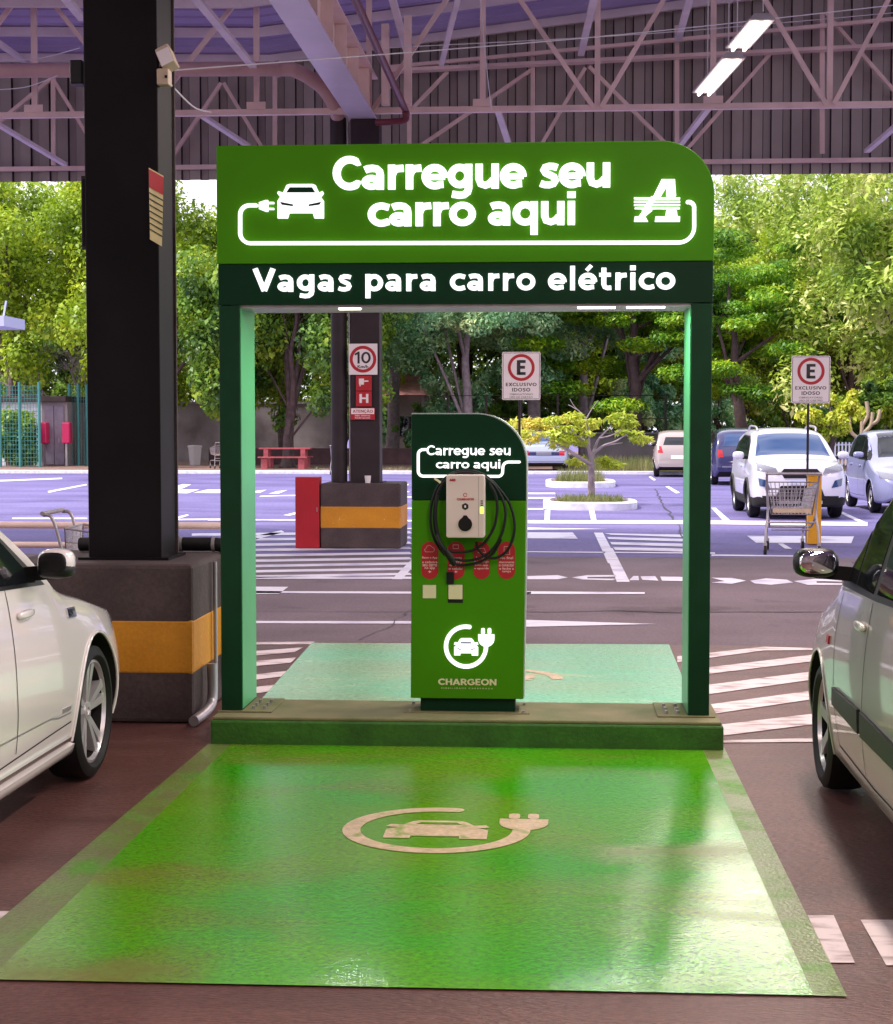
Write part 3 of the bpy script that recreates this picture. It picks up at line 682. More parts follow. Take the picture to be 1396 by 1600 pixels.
k7 = lambda x, y: VX(640 + x / 7.347, 940 + y / 7.347, YK)
a, b = k7(330, 882), k7(1000, 966)
bold_mb('CHARGEON', a[0], b[0], b[1], a[1], YK, 0.002, .29, .02).build('lettering', M['cream'], body, fix=False)
a, b = k7(368, 985), k7(960, 1006)
text_mb('MOBILIDADE CARREGADA', a[0], b[0], b[1], a[1], YK, 0.001, 0.0, spacing=1.5).build('lettering', M['cream'], body, fix=False)
pills = [((110, 268), ['Baixe o App', 'e cadastre', 'seu carro', 'no app', '+']), ((350, 512), ['Conecte', 'o carro', 'aproxime', 'o celular', '+']), ((590, 745), ['Inicie', 'a recarga', 'pelo app', 'e aguarde']), ((822, 978), ['No final', 'desconecte', 'o conector', 'e feche a', 'tampa'])]
for (xa, xb), lines in pills:
    p = k6(xa, 985); q = k6(xb, 1333); w = (q[0] - p[0]); r_ = w / 2 - .0005
    pill = MB().prism(rrect(p[0], q[0], q[1], p[1], r_, 8), YK - 0.002, YK).build('instruction_label', M['red'], body)
    for i, t in enumerate(lines):
        yy = 1125 + (i * 30 if i else -2) + (8 if i else 0); hw = min(70, 6.5 * len(t) + 8)
        xc = (xa + xb) / 2; u = k6(xc - hw, yy); v = k6(xc + hw, yy + (22 if i else 24))
        text_mb(t, u[0], v[0], v[1], u[1], YK - 0.002, 0.0006, 0.0).build('lettering', M['white'], pill, fix=False)
ico = MB(); fi = lambda u, v, d: (u, YK - 0.0032 + d, v)
ico.stroke([k6(x, y) for x, y in [(150, 1078), (140, 1060), (155, 1045), (165, 1025), (190, 1018), (210, 1035), (228, 1045), (232, 1065), (220, 1080), (150, 1080)]], 0.0014, fi, 0.001, round_=False)
ico.stroke([k6(x, y) for x, y in [(878, 1030), (928, 1030), (930, 1105), (876, 1105), (878, 1030)]], 0.0014, fi, 0.001, round_=False)
ico.stroke([k6(x, y) for x, y in [(635, 1090), (650, 1050), (690, 1045), (710, 1085), (640, 1090)]], 0.002, fi, 0.001, round_=False)
ico.stroke([k6(x, y) for x, y in [(405, 1015), (455, 1015), (455, 1050), (405, 1050), (405, 1015)]], 0.002, fi, 0.001, round_=False)
ico.build('pictogram', M['white'], body, fix=False)
for xa, ya, xb, yb in ((124, 1386, 248, 1510), (362, 1384, 492, 1518)):
    p = k6(xa, ya); q = k6(xb, yb)
    MB().prism(rrect(p[0], q[0], q[1], p[1], .003, 4), YK - 0.0035, YK - 0.0015).build('sticker', M['cream'], body)
p = k6(356, 1382); q = k6(496, 1553)
MB().box(p[0], q[0], YK - 0.0014, YK, q[1], p[1]).build('card_holder', M['black'], body)
p = k6(345, 1265); q = k6(414, 1376)
MB().box(p[0], q[0], YK - 0.016, YK, q[1], p[1]).build('tag_reader', M['black'], body, bevel=0.003)
# wallbox
YW = YK - 0.125
kw = lambda x, y: VX(640 + x / 5.926, 680 + y / 5.926, YW)
p = kw(341, 366); q = kw(697, 952)
wb = MB().prism(rrect(p[0], q[0], q[1], p[1], .012, 6), YW, YK - 0.006).build('wall_charger', M['wallbox'], ki, bevel=0.006)
a = kw(640, 380); b = kw(686, 940)
MB().box(a[0], a[0] + .001, YW - 0.0006, YW, b[1], a[1]).build('panel_seam', M['mould'], wb)
a = kw(371, 403); b = kw(428, 427)
bold_mb('ABB', a[0], b[0], b[1], a[1], YW, 0.0016, .34).build('lettering', M['red'], wb, fix=False)
a = kw(440, 582); b = kw(596, 604)
bold_mb('CHARGEON', a[0], b[0], b[1], a[1], YW, 0.0016, .24).build('lettering', M['red'], wb, fix=False)
a = kw(517, 553)
MB().stroke([(a[0] + x * .009, a[1] + z * .009) for x, z in arc(0, 0, 1, 0, 340, 16)], 0.0035, lambda u, v, d: (u, YW - 0.001 + d, v), 0.001, round_=False).build('emblem', M['red'], wb, fix=False)
a = kw(517, 660)
MB().prism([(a[0] + math.cos(R(30 + 60 * i)) * .0185, a[1] + math.sin(R(30 + 60 * i)) * .0185) for i in range(6)], YW - 0.002, YW).build('status_badge', M['ink'], wb)
MB().box(a[0] - .004, a[0] + .004, YW - .003, YW - .0021, a[1] - .0055, a[1] + .0055).build('badge_mark', M['white'], wb)
a = kw(517, 824)
MB().cyl((a[0], YW - 0.004, a[1]), (a[0], YW, a[1]), 0.0450, 36).build('socket_ring', M['wallbox'], wb, bevel=0.002)
MB().prism(arc(a[0], a[1], .036, 118, 422, 28) + [(a[0] + .008, a[1] + .046), (a[0] - .008, a[1] + .046)], YW - 0.010, YW - 0.004).build('socket_cover', M['black'], wb, bevel=0.001)
a = kw(655, 664); b = kw(686, 726)
MB().box(a[0], b[0], YW - 0.0015, YW, b[1], a[1]).build('status_light', M['led'], wb)
for i in range(3):
    a = kw(660, 604 + i * 20); b = kw(680, 614 + i * 20)
    MB().box(a[0], b[0], YW - 0.001, YW, b[1], a[1]).build('indicator', M['mould'], wb)
# charging cable hung round the wallbox
ca = thing('charging_cable', 'thick black charging cable looped round the white wall charger', 'cable', (-0.48, YK - 0.05, 0.95))
def spline(pts, n=8):
    P = [Vector(p) for p in pts]; out = []
    for i in range(len(P) - 1):
        p0 = P[max(i - 1, 0)]; p1 = P[i]; p2 = P[i + 1]; p3 = P[min(i + 2, len(P) - 1)]
        for j in range(n):
            t = j / n
            out.append(0.5 * ((2 * p1) + (p2 - p0) * t + (2 * p0 - 5 * p1 + 4 * p2 - p3) * t * t + (3 * p1 - p0 - 3 * p2 + p3) * t ** 3))
    out.append(P[-1]); return out
def k3(x, y, d): 
    a = VX(640 + x / 5.926, 680 + y / 5.926, YK - d); return (a[0], YK - d, a[1])
loops = [[(620, 985, .055), (640, 1060, .05), (720, 1130, .04), (820, 1130, .04), (910, 1060, .04), (965, 930, .04), (972, 790, .04), (930, 640, .04), (850, 520, .04), (760, 420, .04), (660, 352, .04), (520, 328, .04), (400, 352, .04), (290, 440, .04), (225, 560, .04), (195, 720, .04), (205, 880, .04), (255, 1010, .04), (330, 1110, .035)],
         [(330, 1110, .06), (430, 1150, .05), (560, 1160, .045), (690, 1120, .045), (790, 1030, .06), (860, 900, .06), (890, 740, .06), (865, 600, .06), (790, 470, .06), (680, 380, .06), (540, 345, .06), (410, 365, .06), (310, 450, .06), (250, 570, .06), (225, 740, .06), (240, 900, .06), (300, 1030, .06), (380, 1075, .055), (490, 1082, .045), (600, 1060, .045), (700, 985, .07), (780, 860, .07), (812, 700, .07), (800, 560, .07), (740, 440, .07)],
         [(260, 560, .09), (245, 740, .09), (262, 900, .09), (300, 1020, .09), (350, 1090, .085)],
         [(370, 1180, .04), (470, 1202, .03), (570, 1195, .03), (680, 1160, .035), (780, 1085, .045), (850, 960, .05)]]
for lp in loops[:2] + loops[3:]:
    MB().tube(spline([k3(*p) for p in lp], 6), 0.0072, 10).build('cable_loop', M['rubber'], ca, smooth=60)
MB().tube(spline([k3(*p) for p in loops[2]], 6), 0.008, 10).build('cable_loop', M['rubber'], ca, smooth=60)
hp = spline([k3(*p) for p in [(255, 920, .11), (290, 1010, .115), (345, 1090, .11), (395, 1165, .10)]], 5)
hd = MB().tube(hp, [0.009 + 0.0075 * (i / (len(hp) - 1)) for i in range(len(hp))], 12).build('plug_handle', M['black'], ca, smooth=60)
MB().tube([k3(345, 1060, .128), k3(375, 1105, .127), k3(412, 1150, .118)], [0.006, 0.011, 0.009], 10).build('plug_grip', M['mould'], hd, smooth=60)
MB().tube([k3(385, 1150, .10), k3(420, 1200, .09)], [0.016, 0.014], 12).build('plug_nose', M['black'], hd, smooth=60)
c = k3(262, 420, .06)
tg = MB(); tg.bar(k3(232, 398, .065), k3(290, 440, .065), 0.006, 0.011, up=(0, 0, 1)); tg.build('cable_tag', M['cream'], ca)

# ================================================================== COLUMNS
def column(name, label, x0, y0, sx0, sx1, sy0, depth, top, m, base_m):
    t = thing(name, label, 'column', ((x0[0] + x0[1]) / 2, y0 + 0.5, 0), 'steel columns on striped concrete blocks')
    base = MB().box(x0[0], x0[1], y0, y0 + 1.05, 0, 0.885).build('concrete_block', base_m, t, bevel=0.025)
    MB().box(x0[0] - .003, x0[1] + .003, y0 - .003, y0 + 1.053, 0.262, 0.587).build('yellow_band', M['yellow'], base, bevel=0.026)
    MB().box(sx0, sx1, sy0, sy0 + depth, 0.885, top).build('shaft', m, t, bevel=0.006)
    MB().box(sx0 - .05, sx1 + .05, sy0 - .04, sy0 + depth + .04, 0.885, 0.90).build('base_plate', m, t)
    return t
c1_ = column('steel_column', 'near black steel column on a yellow banded block beside the white sedan', (-3.10, -2.01), 9.05, -2.675, -2.252, 9.35, 0.36, 7.0, M['col'], M['block'])
c2_ = column('steel_column', 'far dark column carrying the 10 sign and red hydrant plates', (-3.20, -2.11), 22.38, -2.82, -2.425, 22.70, 0.36, 5.82, M['col_far'], M['block'])
# projecting plates of the near column
MB().box(-2.31, -2.24, 9.71, 9.73, 0.9, 7.0).build('flange', M['block'], c1_)

def sign_board(name, label, cat, x0, x1, y, z0, z1, th=0.012, m=None, group=None):
    t = thing(name, label, cat, ((x0 + x1) / 2, y, z0), group)
    MB().box(x0, x1, y, y + th, z0, z1).build('board', m or M['white'], t, bevel=0.002)
    return t
def sbox(pa, pb, Y):
    a = V(*pa, Y); b = V(*pb, Y); return a.x, b.x, b.z, a.z
def ring_mb(cx, cz, r, w, y, n=32): return MB().stroke(arc(cx, cz, r, 0, 360 * (n - 1) / n, n - 1), w, lambda u, v, d: (u, y + d, v), 0.002, closed=True)
# speed sign
Y2 = 22.66
a = sbox((545, 537), (590, 585.5), Y2)
s1 = sign_board('speed_sign', 'square white speed sign with red ring reading 10 on the far column', 'sign', a[0], a[1], Y2, a[2], a[3])
ring_mb((a[0] + a[1]) / 2, (a[2] + a[3]) / 2, 0.162, 0.042, Y2 - .003).build('red_ring', M['red'], s1, fix=False)
k = lambda x, y: (400 + x / 4, 480 + y / 4)
b = sbox(k(616, 278), k(718, 352), Y2); bold_mb('10', *b, Y2, .003, .22).build('lettering', M['ink'], s1, fix=False)
b = sbox(k(636, 362), k(703, 380), Y2); text_mb('Km/h', *b, Y2, .003, .02).build('lettering', M['ink'], s1, fix=False)
a = sbox((556.5, 587), (581, 610.5), Y2); s2 = sign_board('fire_hose_sign', 'small red plate with a white hose reel pictogram under the 10 sign', 'sign', a[0], a[1], Y2, a[2], a[3], m=M['red'])
b = sbox(k(645, 446), k(676, 484), Y2); mb = MB(); mb.box(b[0], b[1], Y2 - .003, Y2 - .0005, b[2], b[3])
b = sbox(k(676, 458), k(704, 466), Y2); mb.box(b[0] + .001, b[1], Y2 - .003, Y2 - .0005, b[2], b[3]); b = sbox(k(648, 484), k(656, 494), Y2); mb.box(b[0], b[1], Y2 - .003, Y2 - .0005, b[2], b[3] - .001); mb.build('pictogram', M['white'], s2)
a = sbox((556.5, 611.5), (581, 635), Y2); s3 = sign_board('hydrant_sign', 'small red plate with a white letter H on the far column', 'sign', a[0], a[1], Y2, a[2], a[3], m=M['red'])
b = sbox(k(648, 542), k(704, 598), Y2); bold_mb('H', *b, Y2, .003, .26).build('lettering', M['white'], s3, fix=False)
a = sbox((548, 637.5), (586, 656), Y2); s4 = sign_board('warning_sign', 'small red and white notice headed ATENCAO low on the far column', 'sign', a[0], a[1], Y2, a[2], a[3], m=M['red'])
b = sbox(k(596, 632), k(740, 668), Y2); MB().box(b[0], b[1], Y2 - .0015, Y2 - .0002, b[2], b[3]).build('header', M['white'], s4)
b = sbox(k(606, 637), k(732, 664), Y2); bold_mb('ATEN\u00c7\u00c3O', *b, Y2 - .0015, .002, .22).build('lettering', M['red'], s4, fix=False)
for i, (t_, yy) in enumerate((('N\u00e3o obstrua', 672), ('hidrante', 686))):
    b = sbox(k(620, yy), k(715, yy + 10), Y2); text_mb(t_, *b, Y2, .002, .01).build('lettering', M['white'], s4, fix=False)
# notice plates on the near column
t = thing('notice_board', 'cream notice with a red header bracketed to the right side of the near column', 'notice', (-2.25, 9.37, 2.66))
p0 = V(233, 262, 9.30); p1 = V(256, 275, 9.34); p2 = V(253.5, 385, 9.34); p3 = V(235, 374, 9.30)
def wallquad(nm, fa, fb, m, par, off=0.0):
    L = lambda q, r, s: q + (r - q) * s
    vs = [L(p0, p3, fa), L(p1, p2, fa), L(p1, p2, fb), L(p0, p3, fb)]
    nrm = (vs[1] - vs[0]).cross(vs[3] - vs[0]).normalized()
    if nrm.y > 0: nrm = -nrm
    mb = MB(); mb.add([v + nrm * off for v in vs] + [v + nrm * (off - 0.006) for v in vs], [(0, 1, 2, 3), (7, 6, 5, 4), (0, 4, 5, 1), (1, 5, 6, 2), (2, 6, 7, 3), (3, 7, 4, 0)])
    return mb.build(nm, m, par)
wallquad('board', 0, 1, mat('aged_cream', (0.62, 0.50, 0.26), 0.6), t)
wallquad('header', 0.02, 0.27, M['red'], t, 0.002)
for i in range(7): wallquad('text_line', 0.34 + i * .085, 0.355 + i * .085, M['mould'], t, 0.002)
t = thing('notice_board', 'dark notice plate seen edge on at the left side of the near column', 'notice', (-2.7, 9.4, 2.7))
a = V(122, 272, 9.3); b = V(131, 388, 9.3)
MB().box(a.x, b.x + .02, 9.36, 9.38, b.z, a.z).build('board', M['col_far'], t, bevel=.003)
MB().box(a.x + .01, b.x + .02, 9.354, 9.3595, b.z + .02, a.z - .02).build('sheet', M['col'], t)
# flood light and junction box
t = thing('flood_light', 'small square floodlight clamped high on the near column', 'flood light', (-2.2, 9.5, 3.66))
MB().bar((-2.24, 9.38, 3.70), (-2.165, 9.38, 3.735), 0.10, 0.12, up=(0, 0.3, 1)).build('housing', M['tan'], t, bevel=.008)
MB().bar((-2.236, 9.325, 3.703), (-2.170, 9.325, 3.734), 0.006, 0.095, up=(0, 0.3, 1)).build('lens', M['white'], t)
MB().box(-2.25, -2.20, 9.40, 9.46, 3.62, 3.68).build('bracket', M['black'], t)
t = thing('junction_box', 'tan junction box fixed below the floodlight on the near column', 'junction box', (-2.2, 9.4, 3.56))
MB().box(-2.252, -2.185, 9.33, 9.42, 3.565, 3.655).build('box', M['tan'], t, bevel=.006)
MB().box(-2.205, -2.19, 9.324, 9.33, 3.60, 3.615).build('socket', M['black'], t)
t = tag(MB().box(V(112, 0, 9.45).x, V(131, 0, 9.45).x, 9.40, 9.5, V(0, 135, 9.45).z, V(0, 98, 9.45).z).build('clamp_bracket', M['black'], origin=(-2.7, 9.45, 3.6), bevel=.006), 'black clamp bracket on the left side of the near column', 'bracket')
# black hose over the block and conduit
t = thing('rubber_hose', 'fat black hose draped over the near block and down its right side', 'hose', (-2.0, 9.7, 0))
hp = [(-2.9, 9.95, .93), (-2.5, 9.93, .935), (-2.2, 9.93, .935), (-2.03, 9.93, .93), (-1.965, 9.92, .88), (-1.945, 9.9, .75), (-1.95, 9.88, .45), (-1.955, 9.86, .15)]
MB().tube(spline(hp, 6), 0.042, 12).build('hose', M['rubber'], t, smooth=60)
for x in (-2.28, -2.08): MB().tube([(x, 9.93, .935), (x + .02, 9.93, .935)], 0.046, 12).build('clip', M['steel'], t, smooth=40)
t = tag(MB().tube(spline([(-1.955, 9.30, .30), (-1.95, 9.28, .10), (-1.96, 9.15, .05), (-1.985, 8.95, .03)], 6), 0.03, 12).build('metal_conduit', M['steel'], smooth=60, origin=(-1.96, 9.1, 0)), 'short silver conduit curling out at the foot of the near block', 'conduit')
t = tag(MB().tube([(-1.985, 9.55, .10), (-1.985, 9.55, .86)], 0.012, 8).build('thin_conduit', M['steel'], smooth=60, origin=(-1.985, 9.55, 0.1)), 'thin grey conduit running up the right side of the near block', 'conduit')

# red cabinet, cup, drain pipe
t = thing('hose_cabinet', 'tall red fire hose cabinet standing beside the far striped block', 'cabinet', (-3.38, 22.5, 0))
MB().box(-3.545, -3.215, 22.38, 22.62, 0.0, 0.97).build('cabinet', M['red_box'], t, bevel=.008)
MB().box(-3.535, -3.225, 22.372, 22.379, 0.02, 0.95).build('door', M['red_box'], t, bevel=.003)
MB().box(-3.25, -3.24, 22.362, 22.371, 0.50, 0.56).build('latch', M['steel'], t)
t = tag(MB().lathe([(0.885, 0.0), (0.885, 0.034), (0.985, 0.045), (0.985, 0.038), (0.90, 0.0)], 16, 'z', c=(V(575, 752, 22.55).x, 22.55, 0)).build('paper_cup', M['white'], smooth=40, origin=(V(575, 752, 22.55).x, 22.55, 0.885)), 'white paper cup left on top of the far striped block', 'cup')
t = thing('drain_pipe', 'rain drain pipe elbowing down beside the far column into a black downpipe', 'pipe', (-3.0, 22.5, 0.9))
zp = 6.36
MB().tube(spline([(-9.5, 22.0, 6.40), (-6, 22.0, 6.38), (-3.75, 22.0, zp), (-3.45, 22.05, zp - .02), (-3.15, 22.3, zp - .18), (-3.02, 22.55, zp - .38), (-3.0, 22.78, 5.88)], 6), 0.095, 14).build('gutter_pipe', M['pipe'], t, smooth=60)
for x in (-5.2, -3.72): MB().tube([(x, 22.0, zp), (x + .06, 22.0, zp)], 0.108, 14).build('collar', M['pipe'], t, smooth=40)
MB().tube([(-3.0, 22.83, .89), (-3.0, 22.83, 5.86)], 0.112, 16).build('downpipe', M['col_far'], t, smooth=60)
MB().tube([(-2.845, 22.8, .89), (-2.845, 22.8, 2.0), (-2.86, 22.8, 5.8)], 0.018, 8).build('cable_duct', M['steel'], t, smooth=60)
t = tag(MB().tube(spline([(-2.05, 14, 5.99), (-2.055, 17, 5.965), (-2.03, 22.0, 5.86), (-2.02, 22.2, 5.80), (-2.03, 22.25, 5.72), (-2.2, 22.25, 5.70), (-2.42, 22.3, 5.70)], 8), 0.045, 10).build('fire_pipe', M['pipe_red'], smooth=60, origin=(-2.05, 20, 5.9)), 'dark red fire pipe running beside the roof beam to the far column', 'pipe')

# ================================================================== CANOPY
RX0, RX1, RY0, RY1 = -16.0, 13.0, -8.0, 24.7
def roof_z(x, y=24.65): return 7.06 + (0.115 * (x + 4.2) if x > -4.2 else -0.02 * (x + 4.2)) + 0.10 * max(0.0, 24.65 - max(y, 9.0))
cp = thing('car_park_canopy', 'big corrugated metal canopy with pinkish steel trusses over the bays', 'canopy', (-2.6, 8, 0))
mb = MB(); ys = []; y = RY0
while y < RY1:
    ys += [(y, 0), (y + .20, 0), (y + .225, .035), (y + .255, .035), (y + .28, 0)]; y += .30
xs = [RX0, -4.2, RX1]
vs = [(x, yy, roof_z(x, yy) + dz) for (yy, dz) in ys for x in xs]; fs = []
for i in range(len(ys) - 1):
    for j in range(2): fs.append((i * 3 + j, i * 3 + j + 1, (i + 1) * 3 + j + 1, (i + 1) * 3 + j))
mb.add(vs, fs); mb.build('roof_sheet', M['roof'], cp, fix=False)
mb = MB(); x = RX0; pts = []
random.seed(3)
while x < RX1:
    pts += [(x, 0.0, 0), (x + .15, 0.0, 1), (x + .165, .045, 0), (x + .265, .045, 1), (x + .28, 0.0, 0)]; x += .285
vs = []; fs = []; mi = []
for (x, dy, k_) in pts: vs += [(x, RY1 - .05 + dy, 5.315 + 0.0), (x, RY1 - .05 + dy, roof_z(x) + .1)]
for i in range(len(pts) - 1):
    fs.append((2 * i, 2 * i + 2, 2 * i + 3, 2 * i + 1)); mi.append(1 if pts[i][2] == 1 else 0)
for f, k_ in zip(fs, mi): mb.f.append(f); mb.mi.append(k_)
mb.v = vs; mb.build('fascia', [M['fascia'], M['fascia_d']], cp, fix=False)
MB().box(RX0, RX1, RY1 - .18, RY1 - .10, 5.46, 5.52).build('girt', M['truss'], cp)
MB().box(RX0, RX1, RY0 - .3, RY0 - .05, 0, 10.5).build('sky_block_wall', M['wall'], cp)  # unseen wall added behind the camera to cut sky light and darken reflections
# purlins run along X under the sheet, rafters along Y
for y in np.arange(17.5, 24.6, 1.15):
    MB().bar((RX0, y, roof_z(RX0, y) - .07), (-4.2, y, roof_z(-4.2, y) - .07), .07, .12).bar((-4.2, y, roof_z(-4.2, y) - .07), (RX1, y, roof_z(RX1, y) - .07), .07, .12).build('purlin', M['truss_l'], cp)
def truss(y, zb, nx0, nx1, pitch, x_ref, m=M['truss'], lower=None):
    b = MB().bar((nx0, y, zb), (nx1, y, zb), .10, .075).build('truss', m, cp)
    tp = lambda x: roof_z(x, y) + .35
    MB().bar((nx0, y, tp(nx0)), (-4.2, y, tp(-4.2)), .10, .08).bar((-4.2, y, tp(-4.2)), (nx1, y, tp(nx1)), .10, .08).build('top_chord', m, b)
    x = x_ref
    while x - pitch > nx0: x -= pitch
    i = 0; k0 = round((x - x_ref) / pitch)
    while x < nx1:
        MB().bar((x, y, zb), (x, y, tp(x)), .075, .06).build('vertical', m, b)
        a, c = (x, x + pitch)
        if (i + k0) % 2 == 0: MB().bar((a + .05, y - .035, tp(a)), (c - .05, y - .035, zb), .06, .06).build('diagonal', m, b)
        else: MB().bar((a + .05, y - .035, zb), (c - .05, y - .035, tp(c)), .06, .06).build('diagonal', m, b)
        if (i + k0) % 2 == 0: MB().box(x - .13, x + .13, y - .07, y - .062, zb + .03, zb + .13).build('gusset', m, b)
        i += 1; x += pitch
truss(22.55, 5.90, RX0, RX1, 1.53, -1.01)
def brace2(pa, pb, w=.07, Y=24.42): MB().bar(V(*pa, Y), V(*pb, Y), w, .05).build('fascia_brace', M['truss'], cp)
brace2((600, 112), (1500, 66), .17, 24.36); brace2((600, 106), (1500, 20), .07, 24.30)
for a_, b_ in (((833, 62), (833, 246)), ((1058, 40), (1058, 243)), ((1285, 20), (1285, 240)), ((430, 120), (430, 258)), ((258, 150), (262, 258)), ((84, 120), (84, 258)), ((640, 60), (640, 246)),
               ((921, 104), (1056, 240)), ((1204, 84), (1068, 240)), ((1290, 20), (1480, 236)), ((700, 112), (640, 175)), ((835, 246), (915, 106)), ((262, 256), (346, 130)), ((425, 256), (350, 130)), ((0, 190), (84, 120)), ((165, 256), (84, 125)), ((640, 240), (830, 110))): brace2(a_, b_, .065, 24.48)
# light wind braces between lower chord and fascia
def brace(pa, ya, pb, yb, w=.08):
    MB().bar(V(*pa, ya), V(*pb, yb), w, .05).build('wind_brace', M['truss_l'], cp)
brace((-10, 190), 22.6, (102, 257), 24.4); brace((318, 182), 22.6, (388, 228), 24.4); brace((778, 172), 22.6, (800, 240), 24.4); brace((1108, 168), 22.6, (1052, 240), 24.4); brace((1420, 180), 22.6, (1355, 236), 24.4)
brace((305, -5), 18.0, (405, 115), 22.4, .1); brace((95, -12), 18.0, (130, 30), 20.4, .1); brace((720, -20), 20, (690, 100), 23.6, .07); brace((930, -10), 20.5, (908, 85), 24.2, .09); brace((1080, -10), 20.5, (1060, 62), 24.2, .09); brace((-5, 65), 22, (45, 100), 24.3, .09); brace((610, -15), 20, (640, 95), 24.2, .09)
# main beam along the columns
bm_ = MB().box(-2.84, -2.47, 4.0, 22.95, 5.83, 5.855).build('main_beam', M['beam'], cp)
MB().box(-2.67, -2.64, 4.0, 22.95, 5.856, 6.40).build('web', M['truss'], bm_)
MB().box(-2.84, -2.47, 4.0, 22.95, 6.401, 6.42).build('top_flange', M['truss'], bm_)
for y in np.arange(15, 22.9, 1.2): MB().box(-2.639, -2.50, y, y + .02, 5.857, 6.40).build('stiffener', M['truss'], bm_)
for x, zz in ((-2.35, 7.0), (-2.05, 7.1)): MB().box(x, x + .10, 22.3, 22.42, 5.94, zz).build('hanger', M['truss'], cp)
# thin wires
for i, (a, ya, b, yb) in enumerate([((750, -5), 20, (768, 172), 22.3), ((0, 95), 23, (125, 75), 21), ((270, 110), 14, (1396, 8), 21), ((600, 75), 21, (1396, 20), 23), ((265, 130), 9.5, (330, 175), 15), ((0, 140), 22, (90, 118), 21)]):
    A = V(*a, ya); B = V(*b, yb); mid = (A + B) / 2 - Vector((0, 0, .05))
    MB().tube(spline([A, mid, B], 8), 0.006, 5).build('wire', M['wire'], cp)
# hanging twin-tube fixtures
def fixture(x, y, z, label, ln=1.5, rz=0.0):
    t = thing('light_fixture', label, 'ceiling light', (0, 0, 0), 'twin tube lights hung in rows under the canopy')
    MB().prism([(-.125, .03), (.125, .03), (.07, .08), (-.07, .08)], -ln / 2, ln / 2).build('housing', M['steel'], t)
    MB().box(-.115, .115, -ln / 2 + .01, ln / 2 - .01, .022, .029).build('reflector', M['white'], t)
    for s in (-.055, .055): MB().cyl((s, -ln / 2 + .04, .0), (s, ln / 2 - .04, .0), .016, 10).build('tube', M['glow_warm'], t)
    for s in (-.6, .6): MB().cyl((0, s, .09), (0, s, roof_z(x, y) - z), .006, 5).build('hanger', M['wire'], t)
    l = bpy.data.lights.new('tube_light', 'AREA'); l.shape = 'RECTANGLE'; l.size = .26; l.size_y = ln; l.energy = LAMP_W; l.color = (1.0, 0.84, 0.76)
    o = bpy.data.objects.new('tube_light', l); COL.objects.link(o); o.parent = t; o.location = (0, 0, -.03)
    t.location = (x, y, z); t.rotation_euler.z = rz
fixture(1.67, 17.85, 5.3, 'lit twin tube lamp under the canopy, lower of the two lamps in view', 1.75, R(5))
fixture(1.79, 15.98, 5.3, 'lit twin tube lamp under the canopy, upper of the two lamps in view', 1.15, R(5))
for x, ys_ in ((1.8, (10.6, 8.8, 3.4, 1.6, -3.8)), (-6.5, (17.0, 10.0, 3.4, -3.8)), (8.0, (17.0, 10.0, 3.4, -3.8))):
    for y in ys_: fixture(x, y, 5.3, 'lit twin tube lamp hanging under the canopy outside the picture', 1.6)

# ================================================================== SIGNS ON POLES, BOLLARD
def e_sign(label, a, Y, pole_px, zb):
    t = thing('parking_sign', label, 'parking sign', ((a[0] + a[1]) / 2, Y, 0), 'reserved parking signs on thin poles')
    MB().prism(rrect(a[0], a[1], a[2], a[3], .025), Y, Y + .012).build('board', M['white'], t)
    w = a[1] - a[0]; h = a[3] - a[2]; cx = (a[0] + a[1]) / 2
    MB().stroke(rrect(a[0] + .015, a[1] - .015, a[2] + .015, a[3] - .015, .02), .006, lambda u, v, d: (u, Y - .002 + d, v), .0018, closed=True).build('border', M['ink'], t, fix=False)
    ring_mb(cx, a[2] + h * .675, w * .312, w * .078, Y - .003).build('red_ring', M['red'], t, fix=False)
    bold_mb('E', cx - w * .115, cx + w * .115, a[2] + h * .52, a[2] + h * .83, Y, .003, .30).build('lettering', M['ink'], t, fix=False)
    for s, hw, z0, z1, bo in (('EXCLUSIVO', .40, .285, .36, .04), ('IDOSO', .235, .175, .25, .04), ('OBRIGAT\u00d3RIO', .30, .10, .145, .01), ('USO DE CART\u00c3O', .30, .04, .085, .01)):
        (bold_mb if bo > .02 else text_mb)(s, cx - w * hw, cx + w * hw, a[2] + h * z0, a[2] + h * z1, Y, .002, *((.24, .10) if bo > .02 else (0.0,))).build('lettering', M['ink'], t, fix=False)
    xp = V(pole_px, 600, Y).x
    MB().cyl((xp, Y + .032, zb), (xp, Y + .032, a[3] - .05), .018, 10).build('pole', M['col_far'], t, smooth=50)
    return t
e_sign('white elderly parking sign with red ringed E, partly above the charging totem', (-.76, -.232, 2.02, 2.68), 23.0, 812, 0)
e_sign('white elderly parking sign with red ringed E behind the yellow bollard', (3.315, 3.86, 1.985, 2.655), 23.95, 1264, 0)
t = thing('yellow_bollard', 'square yellow bollard standing behind the shopping cart', 'bollard', (3.61, 23.7, 0))
MB().box(3.525, 3.705, 23.62, 23.80, 0, .96).build('post', M['bollard'], t, bevel=.01)
MB().box(3.515, 3.715, 23.61, 23.81, .9605, .985).build('cap', M['bollard'], t, bevel=.006)

